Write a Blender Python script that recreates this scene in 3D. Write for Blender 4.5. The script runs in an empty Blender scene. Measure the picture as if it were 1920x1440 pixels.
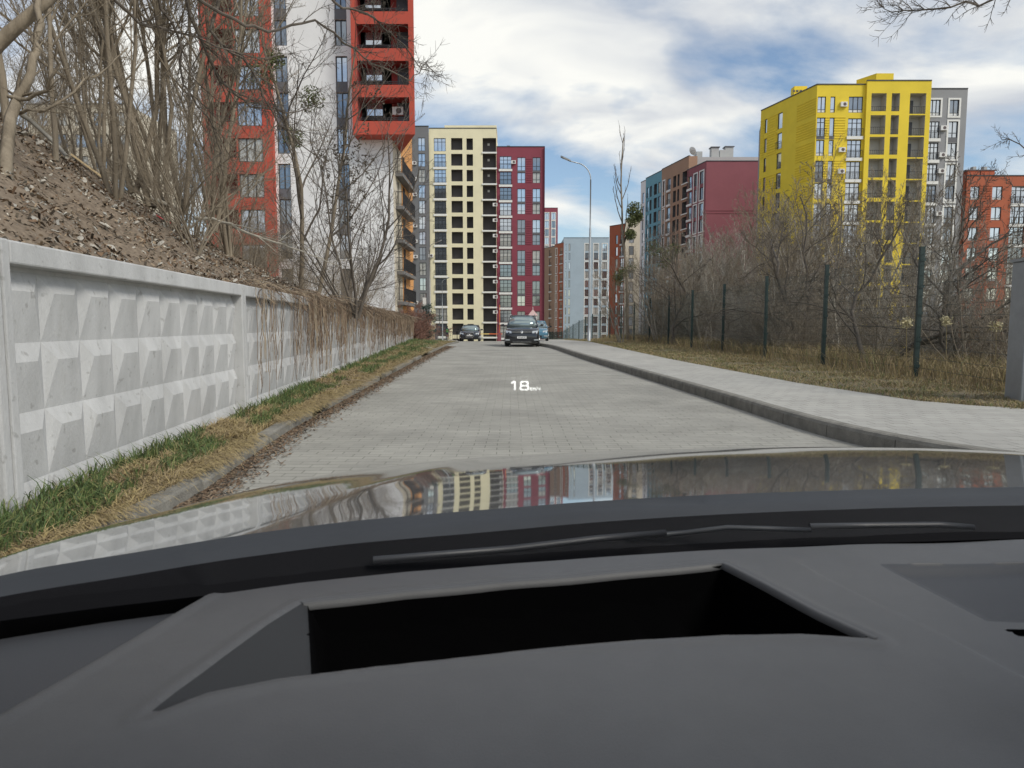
import bpy, math, random
from mathutils import Vector, Matrix, noise
random.seed(7)
R = math.radians
SC = bpy.context.scene
COL = SC.collection
# ------------------------------------------------------------------ camera
F = 1270.0; PITCH = 0.0879; CH = 1.25
cam_d = bpy.data.cameras.new('camera'); cam = bpy.data.objects.new('camera', cam_d); COL.objects.link(cam)
cam.location = (0, 0, CH); cam.rotation_euler = (math.pi/2 - PITCH, 0, 0)
cam_d.sensor_width = 36; cam_d.lens = 36*F/1920
cam_d.clip_start = 0.03; cam_d.clip_end = 5000
cam_d.dof.use_dof = True; cam_d.dof.focus_distance = 22; cam_d.dof.aperture_fstop = 17
SC.camera = cam
# ------------------------------------------------------------------ light
SUN_EL, SUN_AZ = 43, 126          # azimuth clockwise from +Y (straight ahead)
sd = bpy.data.lights.new('sun', 'SUN'); sd.energy = 2.0; sd.angle = R(18); sd.color = (1.0, .95, .87)
sun = bpy.data.objects.new('sun', sd); COL.objects.link(sun)
_d = Vector((math.sin(R(SUN_AZ))*math.cos(R(SUN_EL)), math.cos(R(SUN_AZ))*math.cos(R(SUN_EL)), math.sin(R(SUN_EL))))
sun.rotation_euler = (-_d).to_track_quat('-Z', 'Y').to_euler()
W = bpy.data.worlds.new('World'); SC.world = W; W.use_nodes = True
nt = W.node_tree; nt.nodes.clear()
def N(t, **k):
    n = nt.nodes.new(t)
    for a, b in k.items(): setattr(n, a, b)
    return n
L = lambda a, b: nt.links.new(a, b)
out = N('ShaderNodeOutputWorld'); mix = N('ShaderNodeMixShader'); L(mix.outputs[0], out.inputs[0])
sky = N('ShaderNodeTexSky', sky_type='NISHITA', sun_disc=False); sky.sun_elevation = R(SUN_EL); sky.sun_rotation = R(SUN_AZ)
b1 = N('ShaderNodeBackground'); b1.inputs[1].default_value = .12; L(sky.outputs[0], b1.inputs[0])
b2 = N('ShaderNodeBackground'); b2.inputs[1].default_value = .82
tc = N('ShaderNodeTexCoord'); sep = N('ShaderNodeSeparateXYZ'); L(tc.outputs['Generated'], sep.inputs[0])
mx = N('ShaderNodeMath', operation='MAXIMUM'); L(sep.outputs[2], mx.inputs[0]); mx.inputs[1].default_value = 0
ad = N('ShaderNodeMath', operation='ADD'); L(mx.outputs[0], ad.inputs[0]); ad.inputs[1].default_value = .28
dx = N('ShaderNodeMath', operation='DIVIDE'); L(sep.outputs[0], dx.inputs[0]); L(ad.outputs[0], dx.inputs[1])
dy = N('ShaderNodeMath', operation='DIVIDE'); L(sep.outputs[1], dy.inputs[0]); L(ad.outputs[0], dy.inputs[1])
cb = N('ShaderNodeCombineXYZ'); L(dx.outputs[0], cb.inputs[0]); L(dy.outputs[0], cb.inputs[1])
mp = N('ShaderNodeMapping'); L(cb.outputs[0], mp.inputs[0]); mp.inputs['Location'].default_value = (6.4, 6.1, 0); mp.inputs['Scale'].default_value = (1.1, 1.6, 1)
n1 = N('ShaderNodeTexNoise'); L(mp.outputs[0], n1.inputs['Vector']); n1.inputs['Scale'].default_value = 1.15; n1.inputs['Detail'].default_value = 9; n1.inputs['Roughness'].default_value = .52; n1.inputs['Distortion'].default_value = .25
r1 = N('ShaderNodeValToRGB'); L(n1.outputs[0], r1.inputs[0]); r1.color_ramp.elements[0].position = .445; r1.color_ramp.elements[1].position = .565
n2 = N('ShaderNodeTexNoise'); L(mp.outputs[0], n2.inputs['Vector']); n2.inputs['Scale'].default_value = 2.3; n2.inputs['Detail'].default_value = 8; n2.inputs['Roughness'].default_value = .5; n2.inputs['Distortion'].default_value = .5
r2 = N('ShaderNodeValToRGB'); L(n2.outputs[0], r2.inputs[0])
r2.color_ramp.elements[0].position = .34; r2.color_ramp.elements[0].color = (.60, .63, .70, 1)
r2.color_ramp.elements[1].position = .62; r2.color_ramp.elements[1].color = (1, .985, .95, 1)
L(r2.outputs[0], b2.inputs[0]); L(r1.outputs[0], mix.inputs[0]); L(b1.outputs[0], mix.inputs[1]); L(b2.outputs[0], mix.inputs[2])
SC.view_settings.view_transform = 'Standard'; SC.view_settings.look = 'None'
SC.view_settings.exposure = .33; SC.view_settings.gamma = 1; SC.view_settings.use_curve_mapping = False
# ------------------------------------------------------------------ pixel rays -> places
def ray(px, py):
    x = (px-960)/F; zc = -(py-720)/F
    return Vector((x, math.cos(PITCH)+zc*math.sin(PITCH), -math.sin(PITCH)+zc*math.cos(PITCH)))
def at(px, py, Y):
    d = ray(px, py); return Vector((0, 0, CH)) + d*(Y/d.y)
def gnd(px, py, z=0.0):
    d = ray(px, py); return Vector((0, 0, CH)) + d*((z-CH)/d.z)
# ------------------------------------------------------------------ materials
MATS = {}
def mat(name, col, rough=.8, metal=0, var=0, vscale=3, bump=0, bscale=40, spec=.5, coat=0, col2=None, detail=5, emit=0, coords='Object', stretch=None):
    if name in MATS: return MATS[name]
    m = bpy.data.materials.new(name); m.use_nodes = True; MATS[name] = m
    t = m.node_tree; p = t.nodes['Principled BSDF']
    p.inputs['Base Color'].default_value = (*col, 1); p.inputs['Roughness'].default_value = rough
    p.inputs['Metallic'].default_value = metal; p.inputs['Specular IOR Level'].default_value = spec
    p.inputs['Coat Weight'].default_value = coat; p.inputs['Coat Roughness'].default_value = .03
    if emit: p.inputs['Emission Color'].default_value = (*col, 1); p.inputs['Emission Strength'].default_value = emit
    if var or bump or col2:
        c = t.nodes.new('ShaderNodeTexCoord'); src = c.outputs[coords]
        if stretch:
            mpp = t.nodes.new('ShaderNodeMapping'); mpp.inputs['Scale'].default_value = stretch; t.links.new(src, mpp.inputs[0]); src = mpp.outputs[0]
        if var or col2:
            n = t.nodes.new('ShaderNodeTexNoise'); n.inputs['Scale'].default_value = vscale; n.inputs['Detail'].default_value = detail; n.inputs['Roughness'].default_value = .65
            t.links.new(src, n.inputs['Vector'])
            r = t.nodes.new('ShaderNodeValToRGB'); t.links.new(n.outputs[0], r.inputs[0])
            r.color_ramp.elements[0].position = .3; r.color_ramp.elements[1].position = .7
            c2 = col2 or tuple(min(1, x*(1+var)) for x in col); c1 = col if col2 else tuple(x*(1-var) for x in col)
            r.color_ramp.elements[0].color = (*c1, 1); r.color_ramp.elements[1].color = (*c2, 1)
            t.links.new(r.outputs[0], p.inputs['Base Color'])
        if bump:
            n = t.nodes.new('ShaderNodeTexNoise'); n.inputs['Scale'].default_value = bscale; n.inputs['Detail'].default_value = 4
            t.links.new(src, n.inputs['Vector'])
            b = t.nodes.new('ShaderNodeBump'); b.inputs['Strength'].default_value = bump; b.inputs['Distance'].default_value = .02
            t.links.new(n.outputs[0], b.inputs['Height']); t.links.new(b.outputs[0], p.inputs['Normal'])
    return m
def brick_mat(name, c1, c2, mortar, bw, bh, msize, big=(.70, 1.12)):
    m = bpy.data.materials.new(name); m.use_nodes = True; t = m.node_tree; p = t.nodes['Principled BSDF']; p.inputs['Roughness'].default_value = .85
    c = t.nodes.new('ShaderNodeTexCoord'); b = t.nodes.new('ShaderNodeTexBrick'); lk = t.links.new
    nz = t.nodes.new('ShaderNodeTexNoise'); nz.inputs['Scale'].default_value = 1.1; lk(c.outputs['Object'], nz.inputs['Vector'])
    mxx = t.nodes.new('ShaderNodeVectorMath'); mxx.operation = 'MULTIPLY_ADD'; lk(nz.outputs['Color'], mxx.inputs[0]); mxx.inputs[1].default_value = (.05, .05, 0); lk(c.outputs['Object'], mxx.inputs[2])
    lk(mxx.outputs[0], b.inputs['Vector']); b.inputs['Scale'].default_value = 1
    b.inputs['Brick Width'].default_value = bw; b.inputs['Row Height'].default_value = bh; b.inputs['Mortar Size'].default_value = msize; b.inputs['Mortar Smooth'].default_value = .3
    b.inputs['Color1'].default_value = (*c1, 1); b.inputs['Color2'].default_value = (*c2, 1); b.inputs['Mortar'].default_value = (*mortar, 1)
    n = t.nodes.new('ShaderNodeTexNoise'); n.inputs['Scale'].default_value = .6; n.inputs['Detail'].default_value = 7; n.inputs['Roughness'].default_value = .7; lk(c.outputs['Object'], n.inputs['Vector'])
    r = t.nodes.new('ShaderNodeMapRange'); r.inputs[3].default_value = big[0]; r.inputs[4].default_value = big[1]; r.inputs[1].default_value = .3; r.inputs[2].default_value = .7; lk(n.outputs[0], r.inputs[0])
    # joints filled with sand in places
    n3 = t.nodes.new('ShaderNodeTexNoise'); n3.inputs['Scale'].default_value = 2.5; n3.inputs['Detail'].default_value = 5; lk(c.outputs['Object'], n3.inputs['Vector'])
    r3 = t.nodes.new('ShaderNodeMapRange'); r3.inputs[1].default_value = .42; r3.inputs[2].default_value = .62; lk(n3.outputs[0], r3.inputs[0])
    mj = t.nodes.new('ShaderNodeMix'); mj.data_type = 'RGBA'; mj.inputs[6].default_value = (*c1, 1)
    fa = t.nodes.new('ShaderNodeMath'); fa.operation = 'MULTIPLY'; lk(r3.outputs[0], fa.inputs[0]); lk(b.outputs['Fac'], fa.inputs[1])
    inv = t.nodes.new('ShaderNodeMath'); inv.operation = 'SUBTRACT'; lk(b.outputs['Fac'], inv.inputs[0]); lk(fa.outputs[0], inv.inputs[1])
    mm = t.nodes.new('ShaderNodeMix'); mm.data_type = 'RGBA'; lk(inv.outputs[0], mm.inputs[0]); lk(b.outputs['Color'], mm.inputs[6]); mm.inputs[7].default_value = (*mortar, 1)
    lk(fa.outputs[0], mj.inputs[0]); lk(b.outputs['Color'], mj.inputs[7]); mj.inputs[6].default_value = (*c2, 1)
    lk(b.outputs['Color'], mm.inputs[6])
    mc = t.nodes.new('ShaderNodeMix'); mc.data_type = 'RGBA'; lk(fa.outputs[0], mc.inputs[0]); lk(mm.outputs[2], mc.inputs[6]); mc.inputs[7].default_value = tuple(x*.86 for x in c1)+(1,)
    v = t.nodes.new('ShaderNodeMix'); v.data_type = 'RGBA'; v.blend_type = 'MULTIPLY'; v.inputs[0].default_value = 1; lk(mc.outputs[2], v.inputs[6]); lk(r.outputs[0], v.inputs[7])
    n4 = t.nodes.new('ShaderNodeTexNoise'); n4.inputs['Scale'].default_value = 90; n4.inputs['Detail'].default_value = 2; lk(c.outputs['Object'], n4.inputs['Vector'])
    r4 = t.nodes.new('ShaderNodeMapRange'); r4.inputs[3].default_value = .85; r4.inputs[4].default_value = 1.12; lk(n4.outputs[0], r4.inputs[0])
    v2 = t.nodes.new('ShaderNodeMix'); v2.data_type = 'RGBA'; v2.blend_type = 'MULTIPLY'; v2.inputs[0].default_value = 1; lk(v.outputs[2], v2.inputs[6]); lk(r4.outputs[0], v2.inputs[7])
    lk(v2.outputs[2], p.inputs['Base Color'])
    bp = t.nodes.new('ShaderNodeBump'); bp.inputs['Strength'].default_value = .5; bp.inputs['Distance'].default_value = .006; bp.invert = True
    lk(inv.outputs[0], bp.inputs['Height']); lk(bp.outputs[0], p.inputs['Normal'])
    return m
# ------------------------------------------------------------------ mesh builder
class MB:
    def __init__(s): s.v = []; s.f = []; s.mi = []
    def quad(s, a, b, c, d, mi=0):
        i = len(s.v); s.v += [tuple(a), tuple(b), tuple(c), tuple(d)]; s.f.append((i, i+1, i+2, i+3)); s.mi.append(mi)
    def tri(s, a, b, c, mi=0):
        i = len(s.v); s.v += [tuple(a), tuple(b), tuple(c)]; s.f.append((i, i+1, i+2)); s.mi.append(mi)
    def box(s, x0, y0, z0, x1, y1, z1, mi=0, M=None):
        P = [(x0, y0, z0), (x1, y0, z0), (x1, y1, z0), (x0, y1, z0), (x0, y0, z1), (x1, y0, z1), (x1, y1, z1), (x0, y1, z1)]
        if M is not None: P = [tuple(M @ Vector(p)) for p in P]
        i = len(s.v); s.v += P
        for f in ((0, 3, 2, 1), (4, 5, 6, 7), (0, 1, 5, 4), (1, 2, 6, 5), (2, 3, 7, 6), (3, 0, 4, 7)): s.f.append(tuple(i+k for k in f)); s.mi.append(mi)
    def tube(s, pts, rad, k=6, mi=0, caps=True):
        n = len(pts); pts = [Vector(p) for p in pts]
        if not isinstance(rad, (list, tuple)): rad = [rad]*n
        i0 = len(s.v); d0 = (pts[-1]-pts[0])
        if d0.length < 1e-6: d0 = Vector((0, 0, 1))
        ref = Vector((0, 0, 1)) if abs(d0.normalized().z) < .8 else Vector((1, 0, 0))
        for j, p in enumerate(pts):
            d = (pts[min(j+1, n-1)]-pts[max(j-1, 0)])
            if d.length < 1e-9: d = d0
            d.normalize(); a = d.cross(ref)
            if a.length < 1e-4: a = d.cross(Vector((0, 1, 0)))
            a.normalize(); b = d.cross(a)
            for q in range(k):
                t = 2*math.pi*q/k; s.v.append(tuple(p+(a*math.cos(t)+b*math.sin(t))*rad[j]))
        for j in range(n-1):
            for q in range(k):
                A = i0+j*k+q; B = i0+j*k+(q+1) % k; s.f.append((A, B, B+k, A+k)); s.mi.append(mi)
        if caps and k > 2:
            s.f.append(tuple(i0+q for q in range(k))); s.mi.append(mi); s.f.append(tuple(i0+(n-1)*k+q for q in reversed(range(k)))); s.mi.append(mi)
    def lathe(s, prof, c=(0, 0, 0), k=24, axis='z', mi=0):
        i0 = len(s.v)
        for (r, h) in prof:
            for q in range(k):
                t = 2*math.pi*q/k; a, b = r*math.cos(t), r*math.sin(t)
                s.v.append((c[0]+a, c[1]+b, c[2]+h) if axis == 'z' else (c[0]+h, c[1]+a, c[2]+b) if axis == 'x' else (c[0]+a, c[1]+h, c[2]+b))
        for j in range(len(prof)-1):
            for q in range(k):
                A = i0+j*k+q; B = i0+j*k+(q+1) % k; s.f.append((A, B, B+k, A+k)); s.mi.append(mi)
    def loft(s, rings, mi=0, closed=True, caps=True):
        i0 = len(s.v); k = len(rings[0])
        for r in rings: s.v += [tuple(p) for p in r]
        for j in range(len(rings)-1):
            for q in range(k if closed else k-1):
                A = i0+j*k+q; B = i0+j*k+(q+1) % k; s.f.append((A, B, B+k, A+k)); s.mi.append(mi)
        if caps:
            s.f.append(tuple(i0+q for q in reversed(range(k)))); s.mi.append(mi); s.f.append(tuple(i0+(len(rings)-1)*k+q for q in range(k))); s.mi.append(mi)
    def mesh(s, name, mats, smooth=False):
        me = bpy.data.meshes.new(name); me.from_pydata(s.v, [], s.f)
        if not isinstance(mats, (list, tuple)): mats = [mats]
        for m in mats: me.materials.append(m)
        if len(mats) > 1: me.polygons.foreach_set('material_index', s.mi)
        if smooth: me.polygons.foreach_set('use_smooth', [True]*len(s.f))
        me.update(); return me
    def build(s, name, mats, parent=None, smooth=False):
        return link(bpy.data.objects.new(name, s.mesh(name, mats, smooth)), parent)
def link(o, parent=None):
    COL.objects.link(o)
    if parent is not None: o.parent = parent
    return o
def put(name, me, parent=None, loc=(0, 0, 0), rot=(0, 0, 0), sc=(1, 1, 1)):
    o = bpy.data.objects.new(name, me); o.location = loc; o.rotation_euler = rot; o.scale = sc; return link(o, parent)
def tag(o, label=None, cat=None, group=None, kind=None):
    if label: o['label'] = label
    if cat: o['category'] = cat
    if group: o['group'] = group
    if kind: o['kind'] = kind
    return o
def empty(name, loc=(0, 0, 0), rz=0, **k):
    o = bpy.data.objects.new(name, None); o.location = loc; o.rotation_euler = (0, 0, rz); o.empty_display_size = .2
    return tag(link(o), **k)
def copy_tree(o, parent=None):
    c = o.copy(); COL.objects.link(c)
    if parent is not None: c.parent = parent
    for ch in list(o.children): copy_tree(ch, c)
    return c
def bevel(o, w=.01, seg=2, ang=30):
    m = o.modifiers.new('bevel', 'BEVEL'); m.width = w; m.segments = seg; m.limit_method = 'ANGLE'; m.angle_limit = R(ang); return o
def text_mesh(txt, size, extrude=0):
    cu = bpy.data.curves.new('lettering', 'FONT'); cu.body = txt; cu.size = size; cu.extrude = extrude; cu.align_x = 'CENTER'; cu.align_y = 'CENTER'
    o = bpy.data.objects.new('lettering', cu); COL.objects.link(o); bpy.context.view_layer.update()
    me = bpy.data.meshes.new_from_object(o.evaluated_get(bpy.context.evaluated_depsgraph_get())); bpy.data.objects.remove(o); return me
def ordn(i):
    w = ['first', 'second', 'third', 'fourth', 'fifth', 'sixth', 'seventh', 'eighth', 'ninth', 'tenth', 'eleventh', 'twelfth', 'thirteenth', 'fourteenth', 'fifteenth', 'sixteenth', 'seventeenth', 'eighteenth', 'nineteenth']
    if i < 19: return w[i]
    if i >= 99: return ('hundredth' if i == 99 else 'hundred-and-'+ordn(i-100))
    tens = {2: 'twentieth', 3: 'thirtieth', 4: 'fortieth', 5: 'fiftieth', 6: 'sixtieth', 7: 'seventieth', 8: 'eightieth', 9: 'ninetieth'}; tn = {2: 'twenty', 3: 'thirty', 4: 'forty', 5: 'fifty', 6: 'sixty', 7: 'seventy', 8: 'eighty', 9: 'ninety'}
    n = i+1; return tens[n//10] if n % 10 == 0 else tn[n//10]+'-'+w[n % 10-1]
def interp(x, pts):
    if x <= pts[0][0]: return pts[0][1]
    for (a, b), (c, d) in zip(pts, pts[1:]):
        if x <= c: return b+(d-b)*(x-a)/(c-a)
    return pts[-1][1]
def nz(x, y, z=0): return noise.noise(Vector((x, y, z)))
# ------------------------------------------------------------------ terrain
ZR = [(-60, 0), (42, 0), (64, -.33), (80, -.95), (110, -2.6), (150, -3), (2000, -6)]
XLP = [(-20, -1.9), (4.9, -2.3), (7.6, -2.6), (17, -3.02), (28, -3.45), (45, -3.9), (51, -4.0), (66, -5.4), (80, -7)]
XEP = [(8.2, 12), (8.35, 7.6), (8.6, 6.5), (9.6, 5.75), (12.5, 5.3), (21, 4.95), (45, 4.9), (60, 4.6), (110, 4.5)]
KERB = [(16, .5), (12, 1.5), (9, 2.8), (6.6, 3.9), (5.1, 4.8), (4.25, 5.5), (3.85, 6.1), (3.58, 6.9), (3.42, 8.1), (3.34, 10.5), (3.16, 13.9), (2.9, 18.5), (2.6, 23.1), (2.35, 29), (2.1, 36), (1.4, 40), (.8, 46), (.6, 60), (1.5, 75)]
zr = lambda y: interp(y, ZR)
XL = lambda y: interp(y, XLP)
XE = lambda y: interp(y, XEP)
WX = lambda y: -3.03-.0945*(y-4.01)
WY0 = 3.86
M_ground = mat('dry_earth', (.13, .11, .075), .95, var=.35, vscale=.8, bump=.6, bscale=9, col2=(.2, .18, .11))
M_road = brick_mat('grey_pavers', (.355, .345, .305), (.315, .305, .272), (.13, .125, .105), .25, .12, .0045)
M_walk = brick_mat('pavement_pavers', (.41, .40, .365), (.36, .35, .32), (.12, .11, .10), .21, .21, .0045, (.86, 1.1))
M_kerb = mat('kerb_concrete', (.20, .19, .165), .9, var=.3, vscale=5, bump=.5, bscale=60)
g = MB()
xs = [-900, -400, -200, -120, -70, -40, -25, -14, -8, -5, -2, 2, 6, 9, 11, 13, 16, 20, 25, 32, 45, 70, 120, 200, 400, 900]
ys = [-300, -100, -40, -15, -5, 0, 5, 10, 15, 20, 30, 40, 47, 54, 60, 66, 72, 80, 90, 100, 112, 125, 150, 200, 300, 500, 900, 2000]
def zg(x, y):
    z = zr(y)-.07
    if x > 11: z = min(z, -(min(x, 34)-11)*.33-.1)
    if y > 110 and abs(x) > 150: z += min(22, (y-110)*.03)
    return z
for i in range(len(xs)-1):
    for j in range(len(ys)-1):
        P = [(xs[i], ys[j]), (xs[i+1], ys[j]), (xs[i+1], ys[j+1]), (xs[i], ys[j+1])]
        g.quad(*[(x, y, zg(x, y)) for x, y in P])
tag(g.build('ground', M_ground), kind='structure')
# road
g = MB(); rows = [-9, -4, 0, 2, 4, 6, 6.6, 7.5, 9, 12, 16, 20, 25, 30, 36, 42, 46, 50, 55, 60, 64, 68, 72, 76, 80, 86, 92, 100, 110, 120]
def rxr(y): return interp(y, [(6.4, 26), (6.6, 8), (9, 5), (60, 3), (80, 6), (120, 14)])
for a, b in zip(rows, rows[1:]):
    n = 6
    for q in range(n):
        X = lambda y, t: XL(y)-.02+(rxr(y)-XL(y)+.02)*t
        g.quad((X(a, q/n), a, zr(a)), (X(a, (q+1)/n), a, zr(a)), (X(b, (q+1)/n), b, zr(b)), (X(b, q/n), b, zr(b)))
tag(g.build('road', M_road), kind='structure')
# right pavement and kerb (smoothed kerb line)
def smooth(P, it=2):
    for _ in range(it):
        Q = [P[0]]
        for a, b in zip(P, P[1:]): Q += [(a[0]*.75+b[0]*.25, a[1]*.75+b[1]*.25), (a[0]*.25+b[0]*.75, a[1]*.25+b[1]*.75)]
        Q.append(P[-1]); P = Q
    return P
K = smooth(KERB)
def nrm(P, i):
    a = Vector(P[max(i-1, 0)]); b = Vector(P[min(i+1, len(P)-1)]); d = (b-a).normalized(); return Vector((d.y, -d.x))   # to the pavement side
kb = MB(); wk = MB(); rings = []
for i, p in enumerate(K):
    n = nrm(K, i); z = zr(p[1]); p = Vector(p)
    prof = [(0, -.05), (.004, .13), (.02, .16), (.05, .172), (.15, .172), (.15, -.05)]
    rings.append([(p.x+n.x*o, p.y+n.y*o, z+h) for o, h in prof])
kb.loft(rings, closed=False, caps=False)
acc = 0
for i in range(len(K)-1):     # joints between the kerb stones
    a, b = Vector(K[i]), Vector(K[i+1]); L_ = (b-a).length; n = nrm(K, i)
    while acc < L_:
        p = a+(b-a)*acc/L_; z = zr(p.y); d = (b-a).normalized()*.005; q0, q1 = p-n*.0015, p+n*.0185
        kb.quad((q0.x-d.x, q0.y-d.y, z), (q0.x+d.x, q0.y+d.y, z), (q0.x+d.x+n.x*.004, q0.y+d.y+n.y*.004, z+.131), (q0.x-d.x+n.x*.004, q0.y-d.y+n.y*.004, z+.131), 1)
        q2 = p+n*.15; kb.quad((q1.x-d.x, q1.y-d.y, z+.163), (q1.x+d.x, q1.y+d.y, z+.163), (q2.x+d.x, q2.y+d.y, z+.1735), (q2.x-d.x, q2.y-d.y, z+.1735), 1)
        acc += 1.0
    acc -= L_
tag(kb.build('kerb', [M_kerb, mat('joint_dirt', (.06, .055, .045), .95)]), kind='structure')
for i in range(len(K)-1):
    def edge(i):
        p = Vector(K[i]); n = nrm(K, i); q = p+n*.158
        if i and p.y < 7.5:  # round the corner: far edge follows
            pass
        return q
    a, b = edge(i), edge(i+1)
    def far(q):
        if q.y < 8.35: return (max(q.x, 6.4)+.0, 8.36) if q.x < 12 else (q.x, 8.2)
        return (XE(q.y), q.y)
    fa, fb = far(a), far(b)
    for s in range(4):
        l = lambda P, Q, t: (P[0]+(Q[0]-P[0])*t, P[1]+(Q[1]-P[1])*t, zr(P[1])+.168)
        wk.quad(l(a, fa, s/4), l(a, fa, (s+1)/4), l(b, fb, (s+1)/4), l(b, fb, s/4))
tag(wk.build('pavement', M_walk), kind='structure')
# right verge
vg = MB(); ry = [8.3+i*.8 for i in range(16)]+[22+i*3 for i in range(30)]
for a, b in zip(ry, ry[1:]):
    def P(y, t):
        x0 = XE(y); x = x0+(11.2-x0)*t; h = .15+.05*nz(x*1.3, y*1.3)*(1 if t > 0 else .3)+(.03 if 0 < t < 1 else 0)
        if t == 1: h = -.12
        return (x, y, zr(y)+h)
    for s in range(8): vg.quad(P(a, s/8), P(a, (s+1)/8), P(b, (s+1)/8), P(b, s/8))
M_verge = mat('verge_soil', (.12, .10, .07), .95, vscale=5, bump=.9, bscale=25, col2=(.22, .185, .115), detail=10)
tag(vg.build('verge_ground_by_fence', M_verge), kind='structure')
vg = MB(); ry = [-6+i*.5 for i in range(60)]+[24+i*1.5 for i in range(20)]
for a, b in zip(ry, ry[1:]):
    def P(y, t):
        x0 = XL(y)-.1; x = x0+(WX(y)+.02-x0)*t
        return (x, y, zr(y)+.085+.07*t+.05*nz(x*2, y*2)*(1 if t > 0 else .3))
    for s in range(6): vg.quad(P(a, s/6), P(a, (s+1)/6), P(b, (s+1)/6), P(b, s/6))
tag(vg.build('verge_ground_by_wall', M_verge), kind='structure')
# left kerb: short stones, some sunk
kb = MB(); y = -2.0
while y < 66:
    x = XL(y); x2 = XL(y+1); M = Matrix.Translation((x, y, zr(y))) @ Matrix.Rotation(math.atan2(-(x2-x), 1), 4, 'Z')
    h = .10+random.uniform(-.025, .02)
    if random.random() < .22 and 8 < y < 40: y += 1; continue
    kb.box(-.15, .01, -.08, 0, .985, h, M=M @ Matrix.Rotation(random.uniform(-.02, .02), 4, 'Y')); y += 1
o = tag(kb.build('kerb_by_wall', M_kerb), kind='structure'); bevel(o, .02, 2)
# left far pavement
wk = MB(); ry = [31, 34, 37, 40, 45, 50, 55, 60, 64, 70, 76, 84, 96, 104]
for a, b in zip(ry, ry[1:]):
    w = lambda y: interp(y, [(31, .16), (36, 1.0), (45, 1.5), (60, 2.2), (104, 5)])
    wk.quad((XL(a)-.15-w(a), a, zr(a)+.16), (XL(a)-.155, a, zr(a)+.105), (XL(b)-.155, b, zr(b)+.105), (XL(b)-.15-w(b), b, zr(b)+.16))
tag(wk.build('footpath', M_walk), kind='structure')
# hillside
def hillz(d, y):
    A = interp(y, [(-6, 1.25), (8, 1.2), (13, 1.0), (18, .72), (26, .42), (40, .15), (52, .0)])
    base = interp(y, [(30, 1.6), (40, 1.35), (50, .5), (54, .1)])
    f = .63*d if d < 9 else 5.67+.3*(d-9) if d < 20 else 8.97
    return base+A*f+(.16*nz(d*.9, y*.9)+.07*nz(d*3, y*3))*min(1, d*1.5)
hl = MB(); DD = [i*.3 for i in range(24)]+[7.2+i*.9 for i in range(14)]+[22, 30, 45, 70]; YY = [-8+i*.45 for i in range(70)]+[23.5+i*1.3 for i in range(23)]
for a, b in zip(YY, YY[1:]):
    for c, d in zip(DD, DD[1:]):
        hl.quad(*[(WX(yy)-.13-dd, yy, hillz(dd, yy)) for dd, yy in ((d, a), (c, a), (c, b), (d, b))])
M_hill = mat('littered_soil', (.10, .073, .05), .95, vscale=14, bump=1, bscale=28, col2=(.25, .195, .14), detail=12)
tag(hl.build('hillside', M_hill), kind='structure')
def hillp(px, py, y0=3, y1=45):           # where a sight line meets the hillside
    y = y0
    while y < y1:
        p = at(px, py, y); d = WX(y)-.13-p.x
        if d > 0 and p.z < hillz(d, y): return p
        y += .1
    return at(px, py, 14)
# leaf litter and rubble
lit = MB(); rnd = random.Random(3)
for i in range(75000):
    y = 2.5+rnd.random()**1.5*22; d = rnd.random()**1.3*9; s = rnd.choice((.005, .007, .009, .012, .016)) * rnd.uniform(.7, 1.2)*(1+y/30)
    x = WX(y)-.13-d; c = Vector((x, y, hillz(d, y)+.012)); n = 4
    R3 = Matrix.Rotation(rnd.uniform(0, 6.3), 3, 'Z') @ Matrix.Rotation(rnd.gauss(0, .35), 3, 'X') @ Matrix.Rotation(.5+rnd.gauss(0, .3), 3, 'Y')
    el = rnd.choice((1, 1.4, 2, 3)); mi = rnd.choices(range(5), (5, 4, 4, 4, 1.4))[0]
    P = [c+R3 @ Vector((a*s*el*rnd.uniform(.7, 1), b*s*rnd.uniform(.7, 1)/(el**.5), rnd.uniform(-.2, .4)*s)) for a, b in ((-1, -1), (1, -1), (1, 1), (-1, 1))]
    lit.quad(*P, mi=mi)
LM = [mat('litter_brown', (.16, .10, .058), .9), mat('litter_dark', (.06, .045, .03), .9), mat('litter_tan', (.27, .2, .13), .9), mat('litter_grey', (.30, .285, .25), .9), mat('litter_pale', (.50, .46, .38), .9)]
tag(lit.build('leaf_litter', LM), kind='stuff', label='brown dead leaves, twigs and rubble chips covering the bank above the white wall', cat='leaf litter')
# a few larger stones
rk = MB()
for i in range(150):
    y = 3+rnd.random()**1.3*10; d = rnd.random()**1.6*4; s = rnd.uniform(.02, .06); c = Vector((WX(y)-.13-d, y, hillz(d, y)+s*.2))
    M = Matrix.Translation(c) @ Matrix.Rotation(rnd.uniform(0, 6), 4, 'Z') @ Matrix.Rotation(.55, 4, 'Y')
    r0 = [M @ Vector((math.cos(t)*s*rnd.uniform(.8, 1.6), math.sin(t)*s*rnd.uniform(.6, 1), -s*.3)) for t in [k*1.047 for k in range(6)]]
    r1 = [M.translation*.35+v*.65+Vector((0, 0, s*.5)) for v in r0]
    rk.loft([r0, r1], mi=0)
tag(rk.build('rubble', mat('rubble_stone', (.38, .35, .3), .9, var=.2, vscale=9)), kind='stuff', label='pale broken stones scattered on the bank above the white wall', cat='rubble')
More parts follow.
